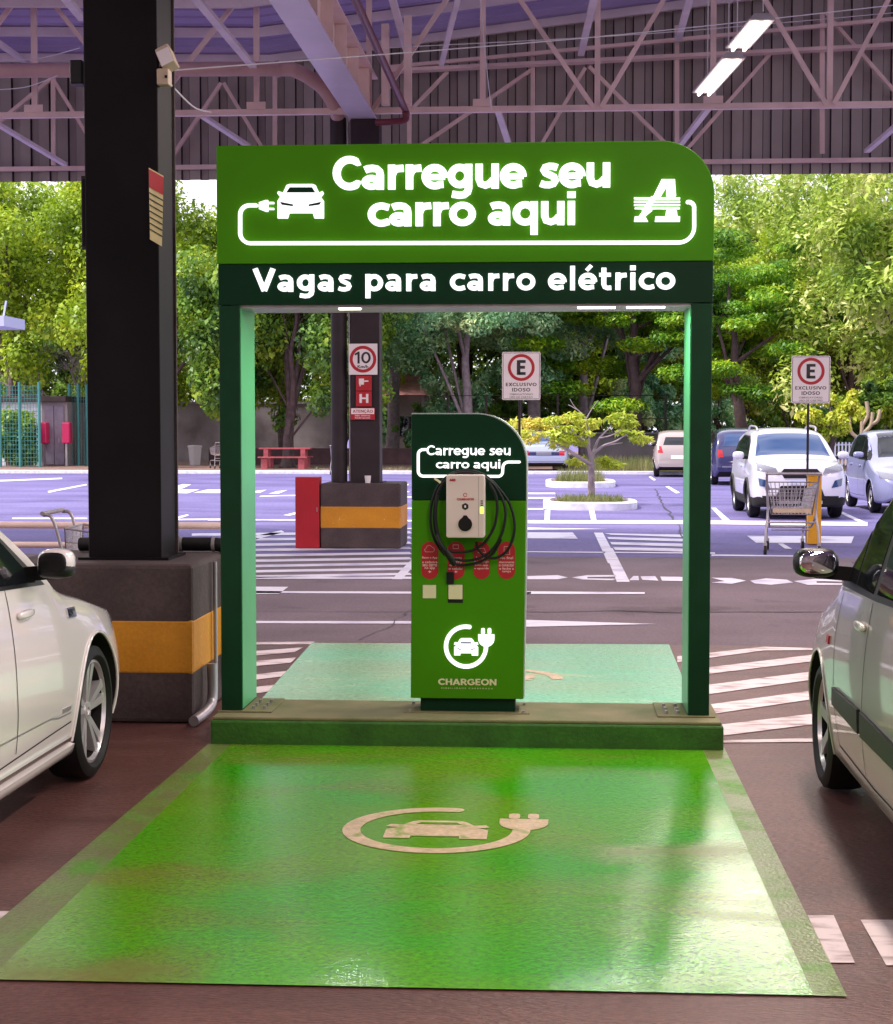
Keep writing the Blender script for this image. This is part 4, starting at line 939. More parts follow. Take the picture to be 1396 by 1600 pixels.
# ================================================================== SHOPPING CARTS
def make_cart(label):
    t = thing('shopping_cart', label, 'shopping cart', (0, 0, 0), 'wire shopping carts')
    # local: handle at y = -.42, nose at +.45
    bw, tw = .21, .27; zb0, zb1 = .60, .50; zt = .90
    mb = MB(); r = .0045
    def P(u, v, side):   # u along length 0..1, v height 0..1
        y = -.36 + .80 * u; zb = .50 + .06 * u; zt = .90 - .12 * u
        hw = (bw + (tw - bw) * v) * (1 - .22 * u)
        return Vector((side * hw, y, zb + (zt - zb) * v))
    for s in (-1, 1):
        for i in range(15): mb.tube([P(i / 14, 0, s), P(i / 14, 1, s)], r, 4)
        for j in range(5): mb.tube([P(0, j / 4, s), P(1, j / 4, s)], r if j not in (0, 4) else .007, 4)
    for u in (0, 1):
        for i in range(13):
            f = -1 + 2 * i / 12
            mb.tube([P(u, 0, 1) * 1.0 if False else Vector((P(u, 0, 1).x * f, P(u, 0, 1).y, P(u, 0, 1).z)), Vector((P(u, 1, 1).x * f, P(u, 1, 1).y, P(u, 1, 1).z))], r, 4)
        for j in range(6): mb.tube([P(u, j / 5, -1), P(u, j / 5, 1)], r if j not in (0, 5) else .007, 4)
    for i in range(11):
        f = -1 + 2 * i / 10; mb.tube([Vector((P(0, 0, 1).x * f, P(0, 0, 1).y, P(0, 0, 1).z)), Vector((P(1, 0, 1).x * f, P(1, 0, 1).y, P(1, 0, 1).z))], r, 4)
    mb.build('basket', M['steel'], t)
    MB().prism([(-.2, .52), (.2, .52), (.2, .575), (-.2, .575)], -.366, -.362).build('card_plate', M['tan'], t)
    fr = MB()
    for s in (-1, 1):
        fr.tube(spline([(s * .27, -.52, 1.0), (s * .27, -.44, .95), (s * .25, -.36, .55), (s * .27, -.40, .32), (s * .28, -.42, .14)], 5), .013, 8)
        fr.tube(spline([(s * .25, -.36, .50), (s * .22, -.20, .34), (s * .20, .35, .30), (s * .19, .40, .14)], 5), .012, 8)
    fr.tube([(-.25, -.36, .40), (.25, -.36, .40)], .012, 8); fr.tube([(-.20, -.2, .30), (.20, -.2, .30)], .012, 8); fr.tube([(-.20, .35, .30), (.20, .35, .30)], .012, 8)
    fr.build('frame', M['steel'], t, smooth=50)
    MB().tube([(-.29, -.52, 1.01), (.29, -.52, 1.01)], .017, 10).build('handle', M['steel'], t, smooth=50)
    for x, y in ((-.28, -.42), (.28, -.42), (-.19, .40), (.19, .40)):
        w = MB().cyl((x - .014, y, .06), (x + .014, y, .06), .06, 18).build('wheel', M['rubber'], t, smooth=40)
        MB().bar((x, y, .06), (x, y, .15), .036, .05, up=(0, 1, 0)).build('caster_fork', M['steel'], w)
    return t
cart = make_cart('empty wire shopping cart standing left of the yellow bollard')
cart.location = (3.04, 22.1, 0); cart.rotation_euler.z = R(-2); cart.scale = (1.22, 1.1, 1.04)
for lab, loc, rz in (('wire shopping cart parked behind the near column by the rail', (-3.25, 12.25, 0), R(-88)), ('distant wire shopping cart by the garden wall behind the left gantry post', (V(341, 668, 64).x, 64, 0.05), R(30)), ('bluish distant cart standing right behind the far column', (-7.6, 58.0, 0.0), R(0))):
    c = copy_tree(cart); c.location = loc; c.rotation_euler.z = rz; c.scale = (1, 1, 1); c['label'] = lab
# guard rail behind the near column
t = thing('guard_rail', 'low tubular guard rail behind the near column and white sedan', 'rail', (-5, 12.8, 0))
MB().tube([(-8, 12.8, .875), (-2.35, 12.8, .875)], .028, 10).build('rail', M['truss'], t, smooth=50)
MB().tube([(-8, 12.8, .72), (-2.35, 12.8, .72)], .024, 10).build('rail', M['truss'], t, smooth=50)
for x in (-7.5, -5.4, -3.4): MB().tube([(x, 12.83, 0), (x, 12.83, .90)], .025, 10).build('post', M['truss'], t, smooth=50)

# ================================================================== CARS
def pchip(xs, ys):
    xs = np.array(xs, float); ys = np.array(ys, float); h = np.diff(xs); d = np.diff(ys) / h; m = np.zeros(len(xs))
    m[0] = d[0]; m[-1] = d[-1]
    for i in range(1, len(xs) - 1):
        if d[i - 1] * d[i] > 0:
            w1 = 2 * h[i] + h[i - 1]; w2 = h[i] + 2 * h[i - 1]; m[i] = (w1 + w2) / (w1 / d[i - 1] + w2 / d[i])
    def f(x):
        x = min(max(x, xs[0]), xs[-1]); i = min(int(np.searchsorted(xs, x, 'right')) - 1, len(xs) - 2); i = max(i, 0)
        t = (x - xs[i]) / h[i]
        return float((2 * t ** 3 - 3 * t * t + 1) * ys[i] + (t ** 3 - 2 * t * t + t) * h[i] * m[i] + (3 * t * t - 2 * t ** 3) * ys[i + 1] + (t ** 3 - t * t) * h[i] * m[i + 1])
    return f
def curve(pts): return pchip([p[0] for p in pts], [p[1] for p in pts])

def make_wheel(style, Rw, wd_, parent, x, y, side):
    """tyre with rim as its child; outer face towards side*x"""
    t = MB(); hw = wd_ / 2; rr_ = Rw * style.get('rim', .70)
    t.lathe([(-hw * .8, rr_), (-hw, rr_ + .02), (-hw, Rw - .035), (-hw * .82, Rw - .008), (-hw * .4, Rw), (hw * .4, Rw), (hw * .82, Rw - .008), (hw, Rw - .035), (hw, rr_ + .02), (hw * .8, rr_)], 48, 'x', c=(x, y, Rw))
    tyre = t.build('wheel', M['rubber'], parent, smooth=40)
    r = MB(); xo = x + side * hw * .72; xi = x + side * hw * .25
    r.lathe([(xo + side * .004, rr_ + .004), (xo + side * .008, rr_ - .012), (xo - side * .01, rr_ - .022)], 48, 'x', c=(0, y, Rw), mi=0)
    r.lathe([(xo - side * .01, rr_ - .022), (xi, rr_ - .03), (x - side * hw * .7, rr_ - .03)], 48, 'x', c=(0, y, Rw), mi=1)
    r.lathe([(xi - side * .02, rr_ - .03), (xi - side * .02, .03)], 40, 'x', c=(0, y, Rw), mi=1)
    n = style['n']; wsp = style['w']
    for i in range(n):
        for off in style.get('twin', (0,)):
            a = 2 * math.pi * i / n + off + style.get('rot', 0)
            ca_, sa = math.cos(a), math.sin(a)
            def pt(rad, tang, xx): return (xx, y + ca_ * rad - sa * tang, Rw + sa * rad + ca_ * tang)
            w0, w1 = wsp
            vs = [pt(.03, -w0, xo - side * .02), pt(.03, w0, xo - side * .02), pt(rr_ - .012, w1, xo), pt(rr_ - .012, -w1, xo),
                  pt(.03, -w0, xi), pt(.03, w0, xi), pt(rr_ - .012, w1, xi), pt(rr_ - .012, -w1, xi)]
            mi = 0 if not style.get('dark_every') or i % 2 == 0 else 1
            r.add(vs, [(0, 1, 2, 3), (7, 6, 5, 4), (0, 4, 5, 1), (1, 5, 6, 2), (2, 6, 7, 3), (3, 7, 4, 0)], mi)
    r.lathe([(xi, .001), (xo - side * .012, .02), (xo - side * .014, .045), (xi, .055)], 24, 'x', c=(0, y, Rw))
    rim = r.build('rim', [M['alloy'], M['alloy_d']], tyre, smooth=30)
    return tyre

def make_car(sp):
    L = sp['L']; T = curve(sp['T']); B = curve(sp['B']); W = curve(sp['W']); ZB = curve(sp['belt']); Rr_ = curve(sp['r']); TH = sp.get('tumble', .36)
    root = thing('parked_car', sp['label'], 'car', (0, 0, 0), sp.get('group'))
    N = sp.get('N', 80); ring_n = None; V_ = []; Fq = []
    ds = [L * (0.5 - 0.5 * math.cos(math.pi * i / (N - 1))) * .45 + L * i / (N - 1) * .55 for i in range(N)]
    for d in ds:
        y = L / 2 - d; t, b, w, zb, r = T(d), B(d), W(d), ZB(d), Rr_(d)
        r = min(r, (t - b) * .4); zc = t - r; zbb = min(zb, zc - .005); zm = b + (min(zbb, .95) - b) * .48
        def hw(z):
            if z <= zm: return w * (1 - .055 * ((zm - z) / (zm - b)) ** 2)
            if z <= zbb: return w * (1 - .05 * ((z - zm) / max(zbb - zm, .01)) ** 2)
            return w * .95 - (z - zbb) * TH
        side = [(hw(b) - .10, b - .01 if False else b)]
        side += [(hw(b) - .02, b + .004), (hw(b + .03), b + .03)]
        for i in range(1, 7): z = b + .03 + (zm - b - .03) * i / 6; side.append((hw(z), z))
        for i in range(1, 7): z = zm + (zbb - zm) * i / 6; side.append((hw(z), z))
        for i in range(1, 6): z = zbb + (zc - zbb) * i / 5; side.append((hw(z), z))
        wc = hw(zc); e = 2 / sp.get('cap_e', 2.7)
        for i in range(1, 11):
            a = math.pi / 2 * i / 11; side.append((wc * math.cos(a) ** e, zc + r * math.sin(a) ** e))
        ring = [(0, b)] + side + [(0, t)]
        full = [(x, y, z) for x, z in ring] + [(-x, y, z) for x, z in reversed(ring[1:-1])]
        ring_n = len(full); V_ += full
    for i in range(N - 1):
        for j in range(ring_n):
            Fq.append((i * ring_n + j, i * ring_n + (j + 1) % ring_n, (i + 1) * ring_n + (j + 1) % ring_n, (i + 1) * ring_n + j))
    half = ring_n // 2
    for base, flip in ((0, False), ((N - 1) * ring_n, True)):
        for j in range(half):   # quads across the end
            a, b_ = base + j, base + j + 1; c_, d_ = base + (ring_n - j - 1) % ring_n, base + (ring_n - j) % ring_n
            q = []
            for v in (a, b_, c_, d_):
                if v not in q: q.append(v)
            if len(q) > 2: Fq.append(tuple(q if not flip else q[::-1]))
    mb = MB(); mb.v = V_; mb.f = Fq; mb.mi = [0] * len(Fq)
    me = mb.mesh('body', [sp['paint'], M['dark_void']])
    bm = bmesh.new(); bm.from_mesh(me); bmesh.ops.remove_doubles(bm, verts=bm.verts, dist=1e-5); bmesh.ops.recalc_face_normals(bm, faces=bm.faces)
    bvh = BVHTree.FromBMesh(bm)
    for f in bm.faces:
        if f.normal.z < -.75: f.material_index = 1
        lz = sp.get('cladding')
        if lz and f.calc_center_median().z < lz: f.material_index = 1
    bm.to_mesh(me); bm.free()
    Rw = sp['Rw']; axles = (L / 2 - sp['fo'], L / 2 - sp['fo'] - sp['wb']); Wm = max(p[1] for p in sp['W'])
    body = bpy.data.objects.new('body', me); COL.objects.link(body)
    cut = MB()
    for y in axles:
        for s in (-1, 1):
            cut.cyl((s * (Wm - .27), y, Rw), (s * (Wm + .2), y, Rw), Rw + sp.get('gap', .05), 48)
    cm = cut.mesh('cutter', [M['dark_void']]); bmc = bmesh.new(); bmc.from_mesh(cm); bmesh.ops.recalc_face_normals(bmc, faces=bmc.faces); bmc.to_mesh(cm); bmc.free()
    co = bpy.data.objects.new('cutter', cm); COL.objects.link(co)
    md = body.modifiers.new('arches', 'BOOLEAN'); md.operation = 'DIFFERENCE'; md.object = co; md.solver = 'EXACT'
    try: md.material_mode = 'TRANSFER'
    except Exception: pass
    nm = bpy.data.meshes.new_from_object(body.evaluated_get(bpy.context.evaluated_depsgraph_get()))
    bpy.data.objects.remove(body); bpy.data.objects.remove(co)
    nm.name = 'body'
    body = link_mesh('body', nm, None, root, smooth=38)

    def cast(axis, u, v):
        if axis in '+-':
            s = 1 if axis == '+' else -1
            h = bvh.ray_cast(Vector((3 * s, u, v)), Vector((-s, 0, 0)))
            if h[0] is None: h = bvh.find_nearest(Vector((s * Wm * .8, u, v)))
        elif axis == 'F':
            h = bvh.ray_cast(Vector((u, 6, v)), Vector((0, -1, 0)))
            if h[0] is None: h = bvh.find_nearest(Vector((u, L / 2, v)))
        elif axis == 'B':
            h = bvh.ray_cast(Vector((u, -6, v)), Vector((0, 1, 0)))
            if h[0] is None: h = bvh.find_nearest(Vector((u, -L / 2, v)))
        else:
            h = bvh.ray_cast(Vector((u, v, 5)), Vector((0, 0, -1)))
            if h[0] is None: h = bvh.find_nearest(Vector((u, v, 1)))
        return h[0], h[1]
    def patch(name, poly, axis, m, off=.004, parent=None, nu=14, nv=8, smooth=True):
        us = sorted(set([round(p[0], 5) for p in poly])); u0, u1 = us[0], us[-1]
        cols = sorted(set([u0 + 1e-4] + [u1 - 1e-4] + us[1:-1] + [u0 + (u1 - u0) * i / nu for i in range(1, nu)]))
        rows = []
        for u in cols:
            hits = []
            for i in range(len(poly)):
                (a, b), (c, d) = poly[i], poly[(i + 1) % len(poly)]
                if abs(a - c) < 1e-9:
                    if abs(u - a) < 2e-4: hits += [b, d]
                elif (a - u) * (c - u) <= 0: hits.append(b + (d - b) * (u - a) / (c - a))
            rows.append((u, min(hits), max(hits)))
        mb = MB(); k_ = nv + 1; vs = []; bs = []
        for u, lo, hi in rows:
            for j in range(k_):
                p, n = cast(axis, u, lo + (hi - lo) * j / nv); vs.append(p + n * off); bs.append(p - n * .006)
        fs = [(i * k_ + j, (i + 1) * k_ + j, (i + 1) * k_ + j + 1, i * k_ + j + 1) for i in range(len(rows) - 1) for j in range(nv)]
        n = len(vs); loop = [j for j in range(k_)] + [i * k_ + nv for i in range(1, len(rows))] + [(len(rows) - 1) * k_ + j for j in range(nv - 1, -1, -1)] + [i * k_ for i in range(len(rows) - 2, 0, -1)]
        fs += [(loop[i], loop[(i + 1) % len(loop)], loop[(i + 1) % len(loop)] + n, loop[i] + n) for i in range(len(loop))]
        mb.add(vs + bs, fs)
        return mb.build(name, m, parent or root, smooth=35 if smooth else None)
    def ribbon(name, pts, axis, w, m, off=.0015, parent=None, n=8):
        pp = [Vector(p) for p in pts]; dense = []
        for i in range(len(pp) - 1):
            for j in range(n): dense.append(pp[i].lerp(pp[i + 1], j / n))
        dense.append(pp[-1]); vs = []
        for i, p in enumerate(dense):
            d = (dense[min(i + 1, len(dense) - 1)] - dense[max(i - 1, 0)]).normalized(); q = Vector((-d.y, d.x)) * w / 2
            for s in (1, -1):
                h, nn = cast(axis, p.x + q.x * s, p.y + q.y * s); vs.append(h + nn * off)
        mb = MB(); mb.add(vs, [(2 * i, 2 * i + 1, 2 * i + 3, 2 * i + 2) for i in range(len(dense) - 1)])
        return mb.build(name, m, parent or root, smooth=35)
    ty = lambda d: L / 2 - d
    S = lambda pts: [(ty(d), z) for d, z in pts]
    for s in ('+', '-'):
        sur = patch('window_surround', S(sp['dlo']), s, M['black'], .003, nu=24)
        for wn in sp['windows']: patch('window', S(wn), s, sp.get('glass', M['glass']), .006, nu=16)
        for sm_ in sp.get('seams', []): ribbon('door_seam', S(sm_), s, .007, M['dark_void'])
        for q in sp.get('arch_lip', [1, 1])[:]: pass
        sg = 1 if s == '+' else -1
        for hd_ in sp.get('handles', []):
            h, nn = cast(s, ty(hd_[0]), hd_[1])
            MB().ellipsoid((h.x + sg * .012, h.y, h.z), (.014, .095, .017), 16, 3.2).build('door_handle', sp['paint'], root, smooth=60)
        for y in axles:
            ra = Rw + sp.get('gap', .05) + .004; pth = []
            for i in range(33):
                a = R(-18 + 216 * i / 32); zz = Rw + ra * math.sin(a); yy = y + ra * math.cos(a)
                if zz < B(L / 2 - yy) + .03: continue
                h, nn = cast(s, yy, zz); pth.append(h + Vector((sg * .002, 0, 0)))
            if len(pth) > 3: MB().tube(pth, sp.get('lip', .012), 8).build('wheel_arch', sp.get('lip_mat', sp['paint']), root, smooth=60)
        for y in axles: make_wheel(sp['wheel'], Rw, sp.get('tw', .20), root, sg * (Wm - sp.get('tw', .20) / 2 - .02), y, sg)
        if sp.get('mirror'):
            d_, z_, mx_, my_, mz_, mm = sp['mirror']
            h, nn = cast(s, ty(d_), z_ - .06)
            cx = h.x + sg * (mx_ + .055)
            mo = MB().ellipsoid((cx, ty(d_), z_), (mx_, my_, mz_), 20, 3.0).build('wing_mirror', mm, root, smooth=60)
            MB().bar((h.x - sg * .02, ty(d_) + .02, z_ - .05), (cx, ty(d_) + .01, z_ - .035), .06, .04, up=(0, 1, 0)).build('mirror_arm', M['black'], mo)
            MB().ellipsoid((cx + sg * .0, ty(d_) - my_ * .90, z_ + .004), (mx_ * .80, .012, mz_ * .74), 20, 3.0).build('mirror_glass', sp.get('mirror_mat', M['mirror']), mo, smooth=60)
            if sp.get('mirror_low'): MB().ellipsoid((cx, ty(d_) - .004, z_ - mz_ * .45), (mx_ * 1.01, my_ * 1.01, mz_ * .60), 20, 3.0).build('mirror_base', M['black'], mo, smooth=60)
    for nm_, axis, poly, m_, off in sp.get('patches', []): patch(nm_, poly, axis, m_, off)
    for nm_, axis, pts, w, m_, off in sp.get('ribbons', []): ribbon(nm_, pts, axis, w, m_, off)
    root['cast_ok'] = 1
    del root['cast_ok']
    return root, cast, ty

def place(root, x, y, rz=0.0, s=1.0):
    root.location = (x, y, 0); root.rotation_euler.z = rz; root.scale = (s, s, s)

L1 = 4.63; t1 = lambda d: L1 / 2 - d
sedan = dict(label='white sedan with black mirror base, front right wheel beside the yellow banded block', L=L1, Rw=.313, fo=.93, wb=2.70, paint=M['car_white'], tw=.19, gap=.055,
    T=[(0, .60), (.06, .68), (.3, .755), (.93, .885), (1.45, 1.0), (1.7, 1.17), (2.1, 1.38), (2.3, 1.45), (2.8, 1.52), (3.2, 1.51), (3.7, 1.40), (4.2, 1.12), (4.5, 1.06), (4.63, .92)],
    B=[(0, .30), (.15, .21), (.5, .19), (4.2, .20), (4.63, .34)], W=[(0, .56), (.1, .70), (.3, .81), (.6, .875), (.95, .89), (3.8, .89), (4.35, .84), (4.63, .66)],
    belt=[(0, .70), (.93, .88), (1.7, .955), (2.3, 1.00), (3.6, 1.05), (4.63, 1.03)], r=[(0, .10), (.9, .09), (1.45, .09), (2.2, .11), (3.2, .12), (4.63, .10)],
    dlo=[(1.60, .970), (1.95, 1.185), (2.25, 1.355), (2.7, 1.44), (3.3, 1.43), (3.85, 1.18), (3.85, 1.075), (2.3, 1.005)],
    windows=[[(1.72, .99), (1.97, 1.165), (2.26, 1.325), (2.38, 1.355), (2.38, 1.025)], [(2.46, 1.03), (2.46, 1.375), (2.75, 1.415), (3.28, 1.40), (3.60, 1.26), (3.60, 1.075)]],
    seams=[[(2.13, 1.0), (2.13, .6), (2.11, .34)], [(1.36, .34), (2.3, .315), (3.3, .32)]],
    handles=[(1.96, .885), (3.0, .91)], mirror=(1.80, 1.08, .074, .07, .060, M['car_white']), mirror_low=True, mirror_mat=M['black'], lip=.008,
    wheel=dict(n=5, w=(.012, .022), rim=.77, twin=(-.17, .17), rot=.3),
    patches=[('windshield', 'T', [(-.62, t1(1.55)), (.62, t1(1.55)), (.52, t1(2.35)), (-.52, t1(2.35))], M['glass'], .004),
             ('headlight', 'F', [(.42, .60), (.78, .66), (.80, .74), (.45, .69)], M['lens'], .006), ('headlight', 'F', [(-.42, .60), (-.78, .66), (-.80, .74), (-.45, .69)], M['lens'], .006),
             ('sill_trim', '+', [(t1(1.36), .255), (t1(1.36), .275), (t1(3.2), .285), (t1(3.2), .262)], M['chrome'], .016),
             ('sill_skirt', '+', [(t1(1.28), .205), (t1(1.34), .245), (t1(3.3), .25), (t1(3.3), .205)], M['car_white'], .03),
             ('fender_badge', '+', [(t1(1.22), .790), (t1(1.22), .835), (t1(1.36), .842), (t1(1.36), .80)], M['chrome'], .008),
             ('fender_badge_inlay', '+', [(t1(1.24), .797), (t1(1.24), .828), (t1(1.34), .834), (t1(1.34), .806)], M['glass'], .010),
             ('trim_badge', '+', [(t1(1.40), .40), (t1(1.40), .417), (t1(1.51), .42), (t1(1.51), .403)], M['steel'], .005)],
    ribbons=[('crease', '+', [(t1(1.38), .385), (t1(1.56), .388), (t1(1.66), .405), (t1(3.2), .43)], .007, M['steel'], .0015)])
rc, _c, _t = make_car(sedan)
place(rc, -3.02, 7.62 - (L1 / 2 - .93))

L2 = 3.80; t2 = lambda d: L2 / 2 - d
hatch = dict(label='silver hatchback with black door mirror and dark side moulding, at the right edge', L=L2, Rw=.29, fo=.77, wb=2.47, paint=M['car_silver'], tw=.185, gap=.05,
    T=[(0, .58), (.08, .68), (.35, .80), (.8, .91), (1.1, 1.02), (1.3, 1.13), (1.5, 1.30), (1.72, 1.46), (2.1, 1.54), (2.6, 1.55), (3.1, 1.50), (3.4, 1.38), (3.65, 1.04), (3.74, .9), (3.80, .6)],
    B=[(0, .28), (.15, .20), (.5, .19), (3.4, .21), (3.80, .34)], W=[(0, .54), (.08, .66), (.25, .76), (.5, .81), (.8, .822), (3.0, .822), (3.5, .78), (3.80, .66)],
    belt=[(0, .70), (.8, .86), (1.2, .945), (2.0, .975), (3.8, 1.0)], r=[(0, .10), (.9, .10), (1.6, .12), (3.0, .13), (3.8, .10)],
    tumble=.30, dlo=[(1.10, .965), (1.32, 1.105), (1.52, 1.265), (1.74, 1.395), (2.05, 1.45), (2.8, 1.45), (3.25, 1.32), (3.40, 1.03), (2.0, .98)],
    windows=[[(1.22, .995), (1.36, 1.10), (1.50, 1.215), (1.50, 1.0)], [(1.54, 1.0), (1.54, 1.245), (1.75, 1.365), (1.92, 1.40), (1.92, 1.0)], [(2.0, 1.005), (2.0, 1.415), (2.75, 1.42), (2.92, 1.37), (2.92, 1.03)]],
    seams=[[(1.27, .94), (1.24, .75), (1.27, .52), (1.32, .30)], [(1.95, .97), (1.96, .6), (1.95, .30)], [(1.32, .30), (2.1, .285), (2.9, .30)]],
    handles=[(1.82, .865), (2.78, .88)], mirror=(1.34, 1.075, .095, .065, .062, M['black']), lip=.006,
    wheel=dict(n=6, w=(.022, .030), rim=.74, rot=.26),
    patches=[('windshield', 'T', [(-.58, t2(1.15)), (.58, t2(1.15)), (.50, t2(1.85)), (-.50, t2(1.85))], M['glass'], .004),
             ('rear_window', 'B', [(-.50, 1.06), (.50, 1.06), (.42, 1.32), (-.42, 1.32)], M['glass'], .004),
             ('headlight', 'F', [(.36, .60), (.72, .66), (.74, .78), (.42, .72)], M['lens'], .006), ('headlight', 'F', [(-.36, .60), (-.72, .66), (-.74, .78), (-.42, .72)], M['lens'], .006),
             ('tail_light', 'B', [(.50, .80), (.66, .80), (.66, 1.02), (.56, 1.02)], M['tail'], .006), ('tail_light', 'B', [(-.50, .80), (-.66, .80), (-.66, 1.02), (-.56, 1.02)], M['tail'], .006),
             ('rear_plate', 'B', [(-.24, .60), (.24, .60), (.24, .72), (-.24, .72)], M['white'], .006),
             ('side_moulding', '-', [(t2(1.29), .47), (t2(1.30), .545), (t2(1.92), .555), (t2(1.92), .46)], M['mould'], .014), ('side_moulding', '-', [(t2(1.98), .46), (t2(1.98), .555), (t2(2.78), .55), (t2(2.84), .47)], M['mould'], .014),
             ('side_repeater', '-', [(t2(1.02), .70), (t2(1.02), .735), (t2(1.09), .735), (t2(1.09), .70)], M['tail'], .008)])
rh, _c, _t = make_car(hatch)
place(rh, 1.99, 7.60 - (L2 / 2 - .77), R(-0.5))

# compact SUV facing us
L3 = 4.10; t3 = lambda d: L3 / 2 - d
suv = dict(label='white compact SUV facing us behind the shopping cart', L=L3, Rw=.335, fo=.83, wb=2.52, paint=M['car_suv'], tw=.21, gap=.06, glass=M['glass'], cladding=.42, N=70,
    T=[(0, .86), (.05, .98), (.3, 1.06), (.9, 1.13), (1.1, 1.19), (1.7, 1.55), (2.1, 1.66), (2.8, 1.69), (3.6, 1.60), (3.9, 1.35), (4.05, 1.0), (4.10, .7)],
    B=[(0, .28), (.2, .22), (3.8, .24), (4.1, .4)], W=[(0, .70), (.08, .80), (.25, .86), (.6, .885), (3.6, .885), (4.1, .74)],
    belt=[(0, .85), (.9, 1.04), (2.0, 1.08), (4.1, 1.14)], r=[(0, .12), (.9, .12), (1.7, .14), (3.5, .16), (4.1, .1)],
    dlo=[(1.15, 1.09), (1.75, 1.43), (2.1, 1.53), (3.0, 1.55), (3.6, 1.40), (3.6, 1.14)],
    windows=[[(1.35, 1.12), (1.78, 1.39), (2.10, 1.49), (2.10, 1.12)], [(2.17, 1.12), (2.17, 1.50), (3.0, 1.52), (3.3, 1.45), (3.3, 1.15)]],
    seams=[[(1.25, 1.05), (1.25, .45)], [(2.13, 1.1), (2.13, .45)]], handles=[(2.0, .95)], mirror=(1.35, 1.16, .11, .07, .075, M['car_suv']),
    wheel=dict(n=5, w=(.03, .04), rim=.68), lip=.03, lip_mat=M['mould'],
    patches=[('windshield', 'T', [(-.70, t3(1.08)), (.70, t3(1.08)), (.58, t3(1.78)), (-.58, t3(1.78))], M['glass_blue'], .006),
             ('grille', 'F', [(-.36, .86), (-.30, .76), (.30, .76), (.36, .86), (.30, .93), (-.30, .93)], M['black'], .010),
             ('grille_bar', 'F', [(-.34, .845), (.34, .845), (.34, .868), (-.34, .868)], M['chrome'], .022),
             ('headlight', 'F', [(.40, .84), (.78, .90), (.76, 1.03), (.45, .94)], M['lens'], .012), ('headlight', 'F', [(-.40, .84), (-.78, .90), (-.76, 1.03), (-.45, .94)], M['lens'], .012),
             ('lower_grille', 'F', [(-.46, .38), (.46, .38), (.36, .62), (-.36, .62)], M['black'], .010),
             ('fog_light', 'F', [(.56, .58), (.74, .62), (.76, .76), (.62, .72)], M['glass_blue'], .010), ('fog_light', 'F', [(-.56, .58), (-.74, .62), (-.76, .76), (-.62, .72)], M['glass_blue'], .010),
             ('number_plate', 'F', [(-.2, .64), (.2, .64), (.2, .74), (-.2, .74)], M['rail'], .016),
             ('skid_plate', 'F', [(-.40, .29), (.40, .29), (.40, .35), (-.40, .35)], M['steel'], .012)])
rs, cst, tt = make_car(suv)
for s in (-1, 1):
    MB().tube(spline([(s * .56, tt(1.95), 1.62), (s * .57, tt(2.1), 1.70), (s * .57, tt(3.1), 1.72), (s * .56, tt(3.4), 1.63)], 4), .02, 8).build('roof_rail', M['steel'], rs, smooth=50)
place(rs, 4.33, 30.75 + (L3 / 2 - .83), math.pi, 0.97)

# cars in the back rows; every one its own build from a shared outline
def variant(base, **k):
    d = dict(base); d.update(k); return d
L5 = L2
rb, _c, _t = make_car(variant(hatch, label='pale blue hatchback cut by the right edge, behind the silver hatchback', paint=M['car_lilac'], N=50, wheel=dict(n=5, w=(.03, .04), rim=.68), mirror=(1.34, 1.075, .10, .06, .06, M['car_lilac'])))
place(rb, 6.85, 32.6 + (L2 / 2 - .77), math.pi, 1.03)
rb, _c, _t = make_car(variant(hatch, label='pearl beige hatchback seen from behind, with red tail lights, beyond the right post', paint=M['car_beige'], N=50, wheel=dict(n=5, w=(.03, .04), rim=.62)))
place(rb, 4.10, 55.4 + (L2 / 2), R(-3), 1.0)
rb, _c, _t = make_car(variant(suv, label='dark navy car seen from behind, parked left of the white SUV', paint=M['car_navy'], N=50, cladding=None, lip_mat=M['car_navy'],
    patches=[('rear_window', 'B', [(-.58, 1.14), (.58, 1.14), (.50, 1.50), (-.50, 1.50)], M['glass_blue'], .008), ('rear_plate', 'B', [(-.24, .82), (.24, .82), (.24, .96), (-.24, .96)], M['rail'], .012),
             ('tail_light', 'B', [(.56, .82), (.72, .82), (.72, 1.04), (.60, 1.04)], M['tail'], .01), ('tail_light', 'B', [(-.56, .82), (-.72, .82), (-.72, 1.04), (-.60, 1.04)], M['tail'], .01),
             ('bumper_trim', 'B', [(-.60, .52), (.60, .52), (.60, .57), (-.60, .57)], M['chrome'], .01)]))
place(rb, 5.25, 47.5 + L3 / 2, 0, .97)
L4 = 4.3; t4 = lambda d: L4 / 2 - d
